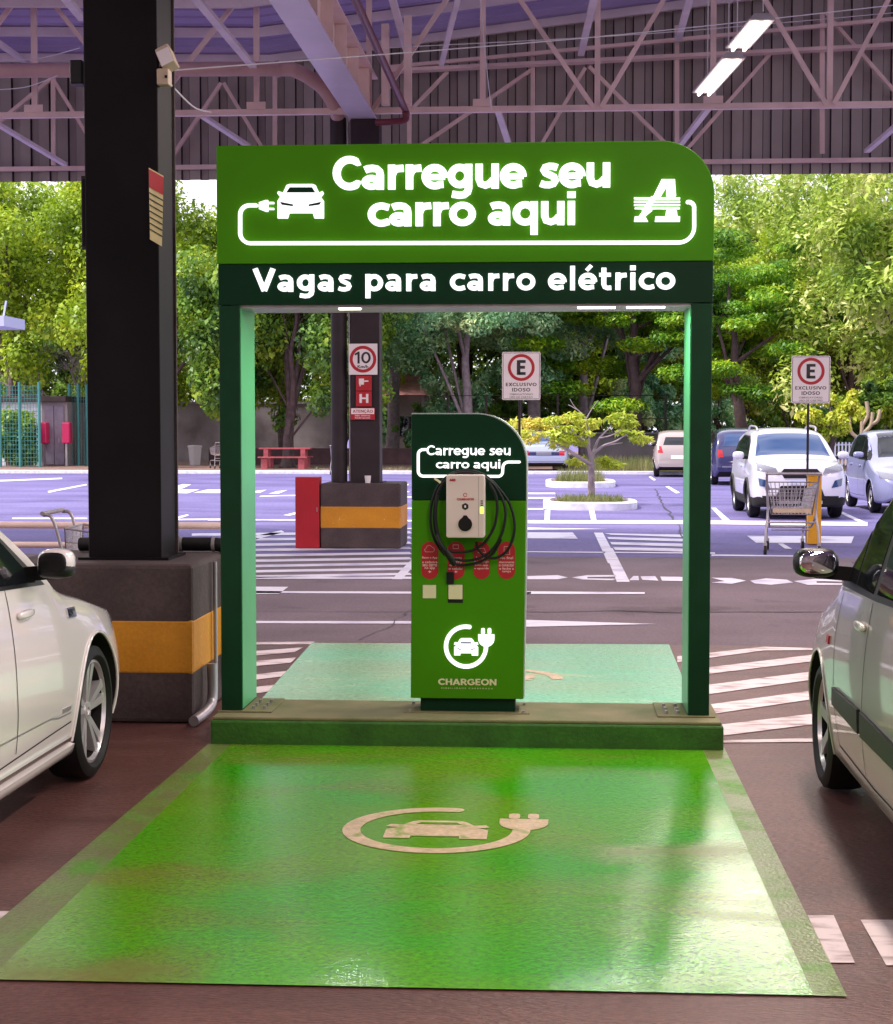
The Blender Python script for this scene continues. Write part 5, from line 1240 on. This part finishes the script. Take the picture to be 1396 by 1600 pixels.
old = dict(label='old silver blue sedan seen from behind, beyond the small island tree', L=L4, Rw=.30, fo=.80, wb=2.5, paint=M['car_blue'], tw=.185, N=60,
    T=[(0, .6), (.1, .72), (.9, .88), (1.3, .95), (2.0, 1.34), (2.5, 1.40), (3.0, 1.36), (3.5, 1.02), (4.15, .96), (4.25, .88), (4.3, .7)], B=[(0, .3), (.2, .22), (4.1, .24), (4.3, .36)],
    W=[(0, .66), (.2, .80), (.6, .84), (3.6, .84), (4.15, .80), (4.3, .74)], belt=[(0, .7), (1.3, .90), (3.0, .93), (4.3, .9)], r=[(0, .09), (2, .12), (4.3, .09)],
    dlo=[(1.4, .95), (2.0, 1.24), (2.9, 1.28), (3.3, .97)], windows=[[(1.55, .97), (2.02, 1.21), (2.4, 1.25), (2.4, .97)], [(2.46, .97), (2.46, 1.25), (2.9, 1.24), (3.15, .98)]], wheel=dict(n=6, w=(.03, .035), rim=.6),
    patches=[('rear_window', 'T', [(-.55, t4(3.42)), (.55, t4(3.42)), (.48, t4(2.95)), (-.48, t4(2.95))], M['glass_blue'], .006),
             ('rear_panel', 'B', [(-.5, .60), (.5, .60), (.5, .73), (-.5, .73)], M['car_navy'], .006), ('rear_plate', 'B', [(-.25, .61), (.25, .61), (.25, .72), (-.25, .72)], M['lens'], .012),
             ('tail_light', 'B', [(.50, .60), (.68, .60), (.68, .76), (.50, .76)], M['tail'], .01), ('tail_light', 'B', [(-.50, .60), (-.68, .60), (-.68, .76), (-.50, .76)], M['tail'], .01),
             ('bumper', 'B', [(-.70, .42), (.70, .42), (.70, .52), (-.70, .52)], M['car_blue'], .05)])
ro, _c, _t = make_car(old)
place(ro, -.55, 59.2 + L4 / 2, R(2), 1.08)

# ================================================================== VEGETATION
rng = np.random.default_rng(11)
def leaf_mesh(name, C, S, n, ll, lw, m, flat=1.0, up=0.6):
    """n leaf quads spread over clumps C (k,3) with radii S"""
    k = len(C); wts = S ** 2 / np.sum(S ** 2)
    idx = rng.choice(k, n, p=wts)
    d = rng.normal(size=(n, 3)); d /= np.linalg.norm(d, axis=1)[:, None]
    rad = rng.random(n) ** 0.45
    pos = C[idx] + d * (rad * S[idx])[:, None] * np.array([1, 1, flat])
    nrm = d * 0.7 + rng.normal(size=(n, 3)) * 0.55 + np.array([0, 0, up]); nrm /= np.linalg.norm(nrm, axis=1)[:, None]
    t = np.cross(nrm, rng.normal(size=(n, 3))); t /= np.linalg.norm(t, axis=1)[:, None] + 1e-9
    t[:, 2] -= 0.25; b = np.cross(nrm, t)
    sc = (0.6 + 0.8 * rng.random(n))[:, None]
    a = t * ll * sc; c = b * lw * sc
    fold = nrm * (lw * 0.25) * sc
    v = np.empty((n, 4, 3)); v[:, 0] = pos - a * .5; v[:, 1] = pos + c * .5 + fold; v[:, 2] = pos + a * .5; v[:, 3] = pos - c * .5 + fold
    me = bpy.data.meshes.new(name); me.vertices.add(4 * n); me.vertices.foreach_set('co', v.reshape(-1))
    me.loops.add(4 * n); me.loops.foreach_set('vertex_index', np.arange(4 * n, dtype=np.int32))
    me.polygons.add(n); me.polygons.foreach_set('loop_start', np.arange(0, 4 * n, 4, dtype=np.int32))
    me.update(calc_edges=True); me.materials.append(m)
    return me
def make_tree(name, label, seed, h, cr, cz, crz, nclump, nleaf, ll, lw, lm, bark, flat=1.0, tr=.28, cs=(.12, .24), stems=1, limbs=11, group='trees beyond the car park', up=.6, low=0.0, lean=.0):
    global rng
    rng = np.random.default_rng(seed); rnd = random.Random(seed)
    t = thing(name, label, 'tree', (0, 0, 0), group)
    mb = MB(); ends = []
    for s in range(stems):
        bx = rnd.uniform(-.35, .35) * (stems > 1); by = rnd.uniform(-.3, .3) * (stems > 1)
        tx = rnd.uniform(-.25, .25) * cr * (1.5 if stems > 1 else .5) + lean; ty_ = rnd.uniform(-.2, .2) * cr; zt = cz + crz * .45
        path = []
        for i in range(8):
            f = i / 7; path.append((bx + (tx - bx) * f + rnd.uniform(-.12, .12) * (i > 0), by + (ty_ - by) * f + rnd.uniform(-.12, .12) * (i > 0), zt * f))
        mb.tube(spline(path, 3), [tr * (1.25 - 1.0 * (i / 21)) + (.12 * tr / .28 if i == 0 else 0) for i in range(22)], 9)
        for l in range(limbs // stems):
            f = rnd.uniform(.25, .95); k_ = min(int(f * 7), 6); p = Vector(path[k_])
            az = rnd.uniform(0, 2 * math.pi); el = rnd.uniform(-.15, .9); rr = rnd.uniform(.6, .95)
            e = Vector((math.cos(az) * math.cos(el) * cr * rr, math.sin(az) * math.cos(el) * cr * rr, cz + math.sin(el) * crz * rr))
            mid = p.lerp(e, .5) + Vector((0, 0, rnd.uniform(-.1, .25) * crz)); r0 = tr * .42 * (1.1 - f * .5)
            sp_ = spline([p, mid, e], 4); mb.tube(sp_, [r0 * (1 - .8 * i / (len(sp_) - 1)) for i in range(len(sp_))], 6); ends.append(e); ends.append(mid)
            for _ in range(2):
                e2 = mid.lerp(e, rnd.uniform(.2, .8)) + Vector((rnd.uniform(-1, 1), rnd.uniform(-1, 1), rnd.uniform(-.3, .8))) * cr * .28
                s2 = spline([mid, mid.lerp(e2, .55) + Vector((0, 0, .15)), e2], 3); mb.tube(s2, [r0 * .5 * (1 - .8 * i / (len(s2) - 1)) for i in range(len(s2))], 5); ends.append(e2)
    mb.build('trunk', bark, t, smooth=60)
    C = [np.array(e) for e in ends]
    while len(C) < nclump:
        d = rng.normal(size=3); d /= np.linalg.norm(d); r = (rng.random() ** .4)
        if d[2] < -.75 + low: continue
        C.append(np.array([d[0] * cr * r, d[1] * cr * r, cz + d[2] * crz * r]))
    C = np.array(C[:max(nclump, len(ends))]); S = rng.uniform(cs[0], cs[1], len(C)) * cr
    me = leaf_mesh('crown', C, S, nleaf, ll, lw, lm, flat, up)
    link_mesh('crown', me, None, t)
    return t
TR = {}
TR['a'] = make_tree('leafy_tree', '', 21, 15, 6.0, 7.4, 6.6, 80, 56000, .19, .115, M['leaf_a'], M['bark'], tr=.24)
TR['b'] = make_tree('dark_tree', '', 22, 13, 4.8, 5.3, 4.9, 110, 66000, .19, .11, M['leaf_b'], M['bark'], tr=.13, stems=4, limbs=12)
TR['c'] = make_tree('feathery_tree', '', 23, 15, 6.0, 10.2, 6.0, 100, 66000, .22, .09, M['leaf_c'], M['bark_pale'], tr=.28, flat=.7)
TR['d'] = make_tree('layered_tree', '', 24, 13, 5.2, 6.3, 5.2, 80, 60000, .19, .09, M['leaf_d'], M['bark'], flat=.32, tr=.30, up=1.3, cs=(.16, .28))
TR['e'] = make_tree('pale_tree', '', 25, 16, 6.4, 8.2, 7.0, 110, 62000, .25, .10, M['leaf_e'], M['bark'], tr=.20, up=.9)
used = set()
def plant(kind, px, Y, label, s=1.0, rz=None, dz=0.0):
    o = TR[kind]
    if kind in used: o = copy_tree(o)
    used.add(kind)
    p = V(px, 668, Y); o.location = (p.x, Y, 0.03 + dz); o.rotation_euler.z = random.uniform(0, 6.28) if rz is None else rz
    o.scale = (s, s, s * random.uniform(.95, 1.08)); o['label'] = label
    return o
random.seed(5)
plant('a', 25, 72, 'bright yellow green tree filling the left edge above the teal fence', 1.05)
plant('a', 255, 69, 'bright yellow green tree seen between the near column and the gantry', .95)
plant('b', 455, 66, 'dark multi stemmed tree behind the red picnic table', 1.0)
plant('c', 612, 79, 'bluish green feathery tree behind the far column', 1.0)
plant('c', 835, 74, 'bluish green tree with a thick trunk behind the left elderly parking sign', .95)
plant('c', 735, 71, 'bluish green feathery tree directly above the charging totem', .85, dz=-1.6)
plant('c', 915, 77, 'bluish green feathery tree above the small island tree', .95, dz=-1.8)
plant('a', 445, 74, 'yellow green tree just left of the far column behind the picnic table', .85)
plant('d', 1000, 70, 'dark layered tree just left of the right gantry post', .95)
plant('d', 1165, 66, 'dark layered tree with stout trunk behind the navy car', .78)
plant('e', 1445, 60, 'pale yellowish tree reaching in from the right edge', 1.0)
plant('e', 1335, 86, 'pale yellowish tree further back above the white SUV', 1.0)
plant('a', 1090, 86, 'tall yellow green tree behind the right end of the gantry sign', 1.05)
plant('e', 1165, 92, 'pale yellowish tree furthest back beside the right end of the gantry sign', 1.12)
plant('b', 130, 84, 'dark tree behind the bright left trees', 1.0)
plant('b', 340, 86, 'dark tree behind the left gantry post', 1.05)
plant('b', 730, 90, 'dark tree far behind the charging totem', 1.4)
plant('b', 930, 92, 'dark tree far behind the small island tree', 1.4)
plant('b', 1300, 92, 'dark tree far behind the white SUV', 1.35)
plant('a', 520, 88, 'yellow green tree far behind the far column', 1.15)
sh = make_tree('bushy_shrub', '', 51, 3.4, 1.7, 1.7, 1.7, 45, 9000, .16, .08, M['leaf_b'], M['bark'], tr=.07, limbs=8, stems=3, group='shrubs under the far trees')
sh2 = make_tree('bushy_shrub', '', 52, 3.4, 1.9, 1.9, 1.9, 45, 9000, .17, .07, M['leaf_c'], M['bark'], tr=.07, limbs=8, stems=3, group='shrubs under the far trees')
for i, (src, px_, Y, sc_, lab) in enumerate([(sh, 655, 74, .75, 'olive bush just right of the far column'), (sh2, 705, 72, 1.15, 'bluish bush behind the curved top of the charging totem'), (sh, 770, 78, 1.3, 'dark bush under the left elderly parking sign'), (sh2, 560, 82, 1.2, 'bluish bush in the gap behind the far column'),
        (sh2, 1010, 76, 1.1, 'bluish bush behind the dark mossy wall'), (sh, 870, 80, 1.2, 'dark bush behind the small island tree'), (sh, 1235, 72, 1.0, 'dark bush behind the roof of the white SUV'), (sh2, 1110, 78, 1.2, 'bluish bush behind the right gantry post'), (sh, 1385, 70, 1.2, 'dark bush at the right edge above the railing'), (sh, 160, 80, 1.5, 'dark bush behind the near column')]):
    o = src if i in (0, 1) else copy_tree(src)
    o.location = (V(px_, 668, Y).x, Y, .04); o.rotation_euler.z = i * 1.3; o.scale = (sc_,) * 3; o['label'] = lab
# far hedge closing the view under the crowns
C = np.array([[x, 96 + rng.uniform(-2, 2), rng.uniform(.5, 8.5)] for x in np.arange(-45, 45, .3)]); S = rng.uniform(.9, 1.8, len(C))
me = leaf_mesh('far_thicket', C, S, 70000, .38, .2, M['leaf_b'])
tag(link_mesh('far_thicket', me, None), kind='stuff')
# bare twig thicket at left
t = thing('bare_shrub', 'tangle of bare grey twigs under the bright left tree', 'shrub', (-19, 66, 0)); mb = MB(); rnd = random.Random(4)
def twig(p, d, l, r, lev):
    q = p + d * l; m_ = p.lerp(q, .5) + Vector((rnd.uniform(-.1, .1), rnd.uniform(-.1, .1), rnd.uniform(-.05, .15))) * l
    sp_ = spline([p, m_, q], 3); mb.tube(sp_, [r * (1 - .6 * k / (len(sp_) - 1)) for k in range(len(sp_))], 5)
    if lev:
        for _ in range(3 if lev > 2 else 4):
            d2 = (d + Vector((rnd.uniform(-1, 1), rnd.uniform(-.6, .6), rnd.uniform(-.75, .6))) * .8).normalized(); twig(p.lerp(q, rnd.uniform(.45, 1)), d2, l * rnd.uniform(.5, .8), r * .5, lev - 1)
for i in range(5): twig(Vector((-22.8 + i * .8, 72.5, 0.6)), Vector((rnd.uniform(-.5, .4), 0, 1)).normalized(), 2.9, .07, 4)
mb.build('branches', M['bark_pale'], t)
# small island tree
isl = G(930, 790)
def island(label, pxa, pxb, pya, depth, hump=.0):
    a = G(pxa, pya); b = G(pxb, pya); t = thing('kerb_island', label, 'traffic island', ((a.x + b.x) / 2, a.y, 0), 'white kerbed planting islands')
    n = 26; out = [((a.x + b.x) / 2 + (b.x - a.x) / 2 * x, a.y + depth / 2 + depth / 2 * y) for x, y in [(math.copysign(abs(math.cos(q)) ** .5, math.cos(q)), math.copysign(abs(math.sin(q)) ** .6, math.sin(q))) for q in [2 * math.pi * i / n for i in range(n)]]]
    mb = MB()
    cx, cy = (a.x + b.x) / 2, a.y + depth / 2; ins = [(cx + (x - cx) * .86, cy + (y - cy) * .80) for x, y in out]
    vs = [(x, y, -.01) for x, y in out] + [(x, y, .13) for x, y in out] + [(x, y, .15) for x, y in ins] + [(x, y, .06) for x, y in ins]
    fs = []
    for r_ in range(3):
        for i in range(n): fs.append((r_ * n + i, r_ * n + (i + 1) % n, (r_ + 1) * n + (i + 1) % n, (r_ + 1) * n + i))
    mb.add(vs, fs); mb.build('kerb', M['kerb'], t, smooth=50)
    MB().flat(ins, .10).build('soil', M['dirt'], t)
    return t, cx, cy, (b.x - a.x) / 2, depth / 2
def grass(cx, cy, rx, ry, n, z0=.08, hgt=.28):
    global rng
    rng = np.random.default_rng(int(abs(cx * 100)) + 3)
    a = rng.random(n) * 2 * np.pi; r = np.sqrt(rng.random(n)); mb = MB()
    for i in range(n):
        x = cx + math.cos(a[i]) * r[i] * rx; y = cy + math.sin(a[i]) * r[i] * ry; h = hgt * (.4 + .8 * rng.random()); q = rng.random() * 6.28; l = rng.uniform(-.12, .12)
        mb.add([(x - .012 * math.cos(q), y - .012 * math.sin(q), z0), (x + .012 * math.cos(q), y + .012 * math.sin(q), z0), (x + l, y + rng.uniform(-.1, .1), z0 + h)], [(0, 1, 2)])
    return tag(mb.build('grass', M['grass'], fix=False), kind='stuff')
_t, cx, cy, rx, ry = island('near white kerbed island holding the small yellow tree', 848, 1000, 797, 3.0)
grass(cx, cy - .3, rx * .7, ry * .5, 1500, hgt=.2)
tx, ty0 = cx - .0, cy + .6
_t, cx2, cy2, rx2, ry2 = island('far white kerbed island with dry grass behind the small yellow tree', 852, 965, 762, 4.2)
grass(cx2, cy2, rx2 * .7, ry2 * .6, 900, hgt=.4)
grass(-6.0, 60.0, 3.0, .6, 500, .06, .2); grass(3.2, 62.5, 3.4, 2.0, 4000, .06, .5); grass(12, 46, 3.0, 3.0, 3000, .0, .4)
st = thing('island_tree', 'small spreading yellow leaved tree with pale crooked trunk on the near island', 'tree', (tx, ty0, .1))
Yi = ty0
def it(x, y, dy=0.0): return V(760 + x / 4.3625, 520 + y / 4.3625, Yi + dy)
mb = MB()
def limb(pts, r0, r1):
    s_ = spline(pts, 5); mb.tube(s_, [r0 + (r1 - r0) * i / (len(s_) - 1) for i in range(len(s_))], 7)
base = Vector((tx, ty0, .08)); fk_ = it(718, 900)
base = Vector((it(718, 1060).x, ty0, .08))
limb([base, it(716, 980), fk_, it(715, 850), it(690, 770), it(640, 700, .3)], .085, .025)
limb([fk_, it(650, 860, -.2), it(560, 800, -.3), it(490, 760, -.3), it(400, 720, -.4)], .05, .012)
limb([it(720, 860), it(740, 790, .2), it(770, 720, .2), it(850, 640, .4)], .045, .012)
limb([it(735, 820), it(800, 770, -.2), it(880, 740, -.3), it(960, 690, -.3)], .035, .01)
limb([it(690, 780), it(600, 690, -.1), it(480, 640, .2), it(330, 640, .3)], .03, .008)
limb([it(700, 800), it(700, 690, .1), it(680, 600, .1), it(640, 540, .1), it(560, 490, .2)], .03, .006)
limb([it(680, 590, .1), it(720, 520, .1), it(765, 460, .1)], .014, .005); limb([it(640, 540), it(600, 500), it(570, 450)], .012, .004)
limb([it(770, 720), it(850, 700), it(930, 660)], .02, .006); limb([it(800, 770), it(860, 760, .2), it(930, 750, .3)], .02, .006)
mb.build('trunk', M['bark_pale'], st, smooth=60)
rng = np.random.default_rng(31)
cl = [it(x, y, rng.uniform(-.6, .6)) for x, y in [(215, 620), (260, 690), (330, 640), (380, 690), (420, 640), (470, 690), (520, 730), (560, 660), (560, 590), (600, 570), (640, 610), (700, 640), (740, 610), (690, 690), (600, 740), (860, 590), (920, 580), (960, 620), (900, 620), (940, 680), (1010, 690), (1060, 730), (640, 860), (800, 870), (850, 900), (610, 880), (300, 730), (460, 600), (340, 610), (490, 760)]]
me = leaf_mesh('crown', np.array([list(c) for c in cl]), rng.uniform(.16, .32, len(cl)), 3300, .13, .045, M['leaf_y'], .40, 1.2); link_mesh('crown', me, None, st)
# gold shrub and pale pruned tree at right
g = make_tree('golden_shrub', 'golden leaved shrub behind the white SUV', 41, 2.8, 1.15, 2.0, 1.2, 30, 5000, .18, .10, M['leaf_y'], M['bark'], tr=.07, limbs=7, group=None)
p = V(1300, 668, 58); g.location = (p.x, 58, .03)
t = thing('pruned_tree', 'bare pale pruned tree with upturned stubs near the right edge', 'tree', (V(1345, 668, 62).x, 62, 0)); mb = MB()
x0 = t.location.x; Y = 62
for pts in ([(0, 0), (0, 1.0), (.05, 1.7), (0, 2.4)], [(.02, 1.4), (.35, 1.7), (.42, 2.2)], [(.0, 1.2), (-.35, 1.5), (-.42, 2.1)], [(.04, 1.7), (.25, 2.1), (.2, 2.6)], [(.35, 1.75), (.6, 1.9), (.7, 2.3)]):
    mb.tube(spline([(x0 + a, Y, b) for a, b in pts], 4), .07, 8)
mb.build('trunk', M['tan'], t, smooth=60)

# ================================================================== BACKGROUND STRUCTURES
t = thing('garden_wall', 'long weathered grey wall behind the left trees', 'wall', (-12, 78, 0))
MB().box(-18.5, -10.4, 78, 78.25, .05, 2.75).build('wall', M['wall'], t); MB().box(-18.5, -10.4, 77.95, 78.3, 2.751, 2.86).build('coping', M['wall'], t)
t = thing('retaining_wall', 'low brown retaining wall behind the red picnic table', 'wall', (-9, 71, 0))
MB().box(-15, -5.0, 71, 71.3, .05, .75).build('wall', mat('brown_wall', (0.09, 0.045, 0.05), .9, var=.3, scale=2), t)
t = thing('boundary_wall', 'dark mossy boundary wall behind the parked hatchback', 'wall', (3.5, 66, 0))
MB().box(1.2, 6.6, 66, 66.3, .05, 1.38).build('wall', M['wall_d'], t); MB().box(1.15, 6.65, 65.95, 66.35, 1.381, 1.45).build('coping', M['wall_d'], t)
struct('far_kerb', MB().box(-30, 1.0, 58.3, 58.55, -.01, .12).box(1.01, 30, 58.3, 58.55, -.01, .12), M['kerb'], bevel=.02)
# teal mesh fence with hedge and gatehouse
t = thing('mesh_fence', 'teal wire mesh fence with tall posts at the left edge', 'fence', (-21, 66, 0))
for pa_, pb_, yf in ((-30, 62, 65.5), (109, 150, 68.6)):
    xa, xb = V(pa_, 668, yf).x, V(pb_, 668, yf).x
    for k_ in range(4): x = xa + (xb - xa) * k_ / 3; MB().cyl((x, yf, 0.05), (x, yf, 3.45), .06, 8).build('post', M['fence'], t)
    mb = MB(); nv_ = int((xb - xa) / .12)
    for i in range(nv_): x = xa + (xb - xa) * i / nv_; mb.tube([(x, yf, .1), (x, yf, 3.3)], .009, 3, caps=False)
    for i in range(20): z = .1 + 3.2 * i / 19; mb.tube([(xa, yf, z), (xb, yf, z)], .009, 3, caps=False)
    mb.build('mesh', M['fence'], t, fix=False)
t = thing('gatehouse', 'small pale gatehouse with grey double doors beside the hedge', 'building', (-20, 68, 0))
gx = lambda p_: V(p_, 668, 68).x; gz = lambda y_: V(60, y_, 68).z
MB().box(gx(-40), gx(66), 68.0, 71, .05, gz(628)).build('wall', M['kerb'], t)
MB().box(gx(66) + .002, gx(106), 68.0, 71, .05, gz(628)).build('wall', M['wall'], t)
MB().box(gx(-42), gx(107), 67.7, 71.2, gz(628) + .002, gz(619)).build('roof', M['block'], t, bevel=.02)
for a_, b_ in ((71, 85), (86, 101)):
    d = MB().box(gx(a_), gx(b_), 67.93, 67.995, .1, gz(634)).build('door', M['door'], t, bevel=.01)
    MB().box(gx((a_ + b_) / 2) - .02, gx((a_ + b_) / 2) + .02, 67.9, 67.929, 1.0, 1.2).build('handle', M['steel'], d)
for nm, lab, a_, b_ in (('utility_box', 'bright pink utility box left of the gatehouse doors', 65, 79), ('utility_box', 'bright pink utility box right of the gatehouse doors', 103, 115)):
    u = thing(nm, lab, 'utility box', (gx((a_ + b_) / 2), 67.6, 0), 'pink utility boxes by the gatehouse')
    MB().box(gx(a_), gx(b_), 67.45, 67.9, gz(693), gz(660)).build('box', M['pink'], u, bevel=.05); MB().box(gx((a_ + b_) / 2) - .04, gx((a_ + b_) / 2) + .04, 67.5, 67.8, .03, gz(693) - .002).build('stand', M['steel'], u)
C = np.array([[rng.uniform(gx(20), gx(62)), 67.0 + rng.uniform(-.3, .3), rng.uniform(.3, gz(648))] for _ in range(60)])
h_ = thing('clipped_hedge', 'clipped green hedge behind the teal fence', 'hedge', (gx(40), 67, 0)); link_mesh('foliage', leaf_mesh('foliage', C, np.full(60, .35), 6000, .16, .10, M['leaf_b']), None, h_)
MB().box(gx(22), gx(60), 66.9, 67.1, .03, .5).build('stem', M['bark'], h_)
k_ = thing('metal_awning', 'pale blue awning edge poking in at the left edge of the picture', 'awning', (-18, 50, 0))
a_ = V(-60, 495, 50); b_ = V(15, 511, 50)
MB().box(a_.x, b_.x, 49.5, 51.5, b_.z, a_.z).build('roof', M['rail'], k_); MB().cyl((a_.x + .4, 50.5, 0), (a_.x + .4, 50.5, b_.z - .002), .06, 8).build('post', M['steel'], k_)
MB().bar(V(6, 494, 50.2), V(10, 470, 50.2), .05, .05).build('stay', M['rail'], k_)
# bin
p = V(305, 725, 70); bn = thing('waste_bin', 'pale plastic waste bin in front of the weathered wall', 'bin', (p.x, 70, 0.05))
MB().lathe([(.05, 0), (.05, .22), (.80, .29), (.80, 0)], 4, 'z', c=(p.x, 70, 0)).build('body', M['bin'], bn); MB().lathe([(.802, 0), (.802, .33), (.88, .30), (.90, 0)], 4, 'z', c=(p.x, 70, 0)).build('lid', M['bin'], bn); bn.rotation_euler.z = R(0)
# picnic table
p = V(447, 730, 64); pt = thing('picnic_table', 'red wooden picnic table with benches under the dark tree', 'picnic table', (p.x, 64, .05)); X = p.x
MB().box(X - 1.0, X + 1.0, 63.65, 64.35, .80, .86).build('table_top', M['wood'], pt, bevel=.01)
for dy in (-.72, .72): MB().box(X - .95, X + .95, 64 + dy - .14, 64 + dy + .14, .47, .52).build('bench', M['wood'], pt, bevel=.01)
for dx in (-.72, .72):
    for dy in (-.3, .3): MB().box(X + dx - .09, X + dx + .09, 64 + dy - .06, 64 + dy + .06, .05, .799).build('leg', M['wood'], pt)
    for dy in (-.72, .72): MB().box(X + dx - .12, X + dx + .12, 64 + dy - .06, 64 + dy + .06, .05, .469).build('leg', M['wood'], pt)
# house beyond
hx0, hx1 = V(582, 600, 84).x, V(664, 600, 84).x; z0 = V(600, 617, 84).z; z1 = V(600, 578, 84).z
hs = thing('tiled_house', 'house with pink red tiled roof far behind the far column', 'house', ((hx0 + hx1) / 2, 86, 0))
MB().box(hx0 + .15, hx1 - .15, 84.5, 90, .03, z0).build('wall', M['wall'], hs)
MB().add([(hx0, 84, z0 + .002), (hx1, 84, z0 + .002), (hx1, 90.5, z0 + .002), (hx0, 90.5, z0 + .002), (hx0 + .3, 87.2, z1), (hx1 - .3, 87.2, z1)], [(0, 1, 5, 4), (1, 2, 5), (2, 3, 4, 5), (3, 0, 4), (0, 3, 2, 1)]) if False else None
mb = MB(); mb.add([(hx0, 84, z0 + .002), (hx1, 84, z0 + .002), (hx1, 90.5, z0 + .002), (hx0, 90.5, z0 + .002), (hx0 + .3, 87.2, z1), (hx1 - .3, 87.2, z1)], [(0, 1, 5, 4), (1, 2, 5), (2, 3, 4, 5), (3, 0, 4), (0, 3, 2, 1)]); mb.build('roof', M['tile'], hs)
MB().box(hx0 + 1, hx0 + 2, 84.46, 84.498, 1.2, 2.2).build('window', M['glass'], hs)
# pale railing at right
t = thing('picket_railing', 'pale picket railing behind the golden shrub', 'railing', (11, 60, 0)); mb = MB(); xa, xb = V(1300, 668, 60).x, V(1385, 668, 60).x + 1.2
ra = MB().box(xa, xb, 60, 60.06, 1.0, 1.06).box(xa, xb, 60, 60.06, .62, .66).build('rail', M['rail'], t)
for i in range(26): x = xa + (xb - xa) * i / 25; MB().box(x - .025, x + .025, 59.96, 59.998, .30, 1.12).build('picket', M['rail'], t)
MB().box(xa + .6, xb, 60.0, 60.2, .05, .60).build('base_wall', M['wall_d'], t)
# thin dark fence posts behind the centre trees
t = thing('wire_fence', 'thin dark wire fence posts between the island tree and the totem', 'fence', (-2, 68, 0))
for px_ in (700, 760, 815, 872, 960, 1040): x = V(px_, 668, 68.5).x; MB().cyl((x, 68.5, .03), (x, 68.5, 3.0), .05, 6).build('post', M['col_far'], t)
for z in (1.0, 2.0, 2.95): MB().tube([(V(690, 668, 68.5).x, 68.5, z), (V(1045, 668, 68.5).x, 68.5, z)], .018, 4).build('wire', M['col_far'], t)
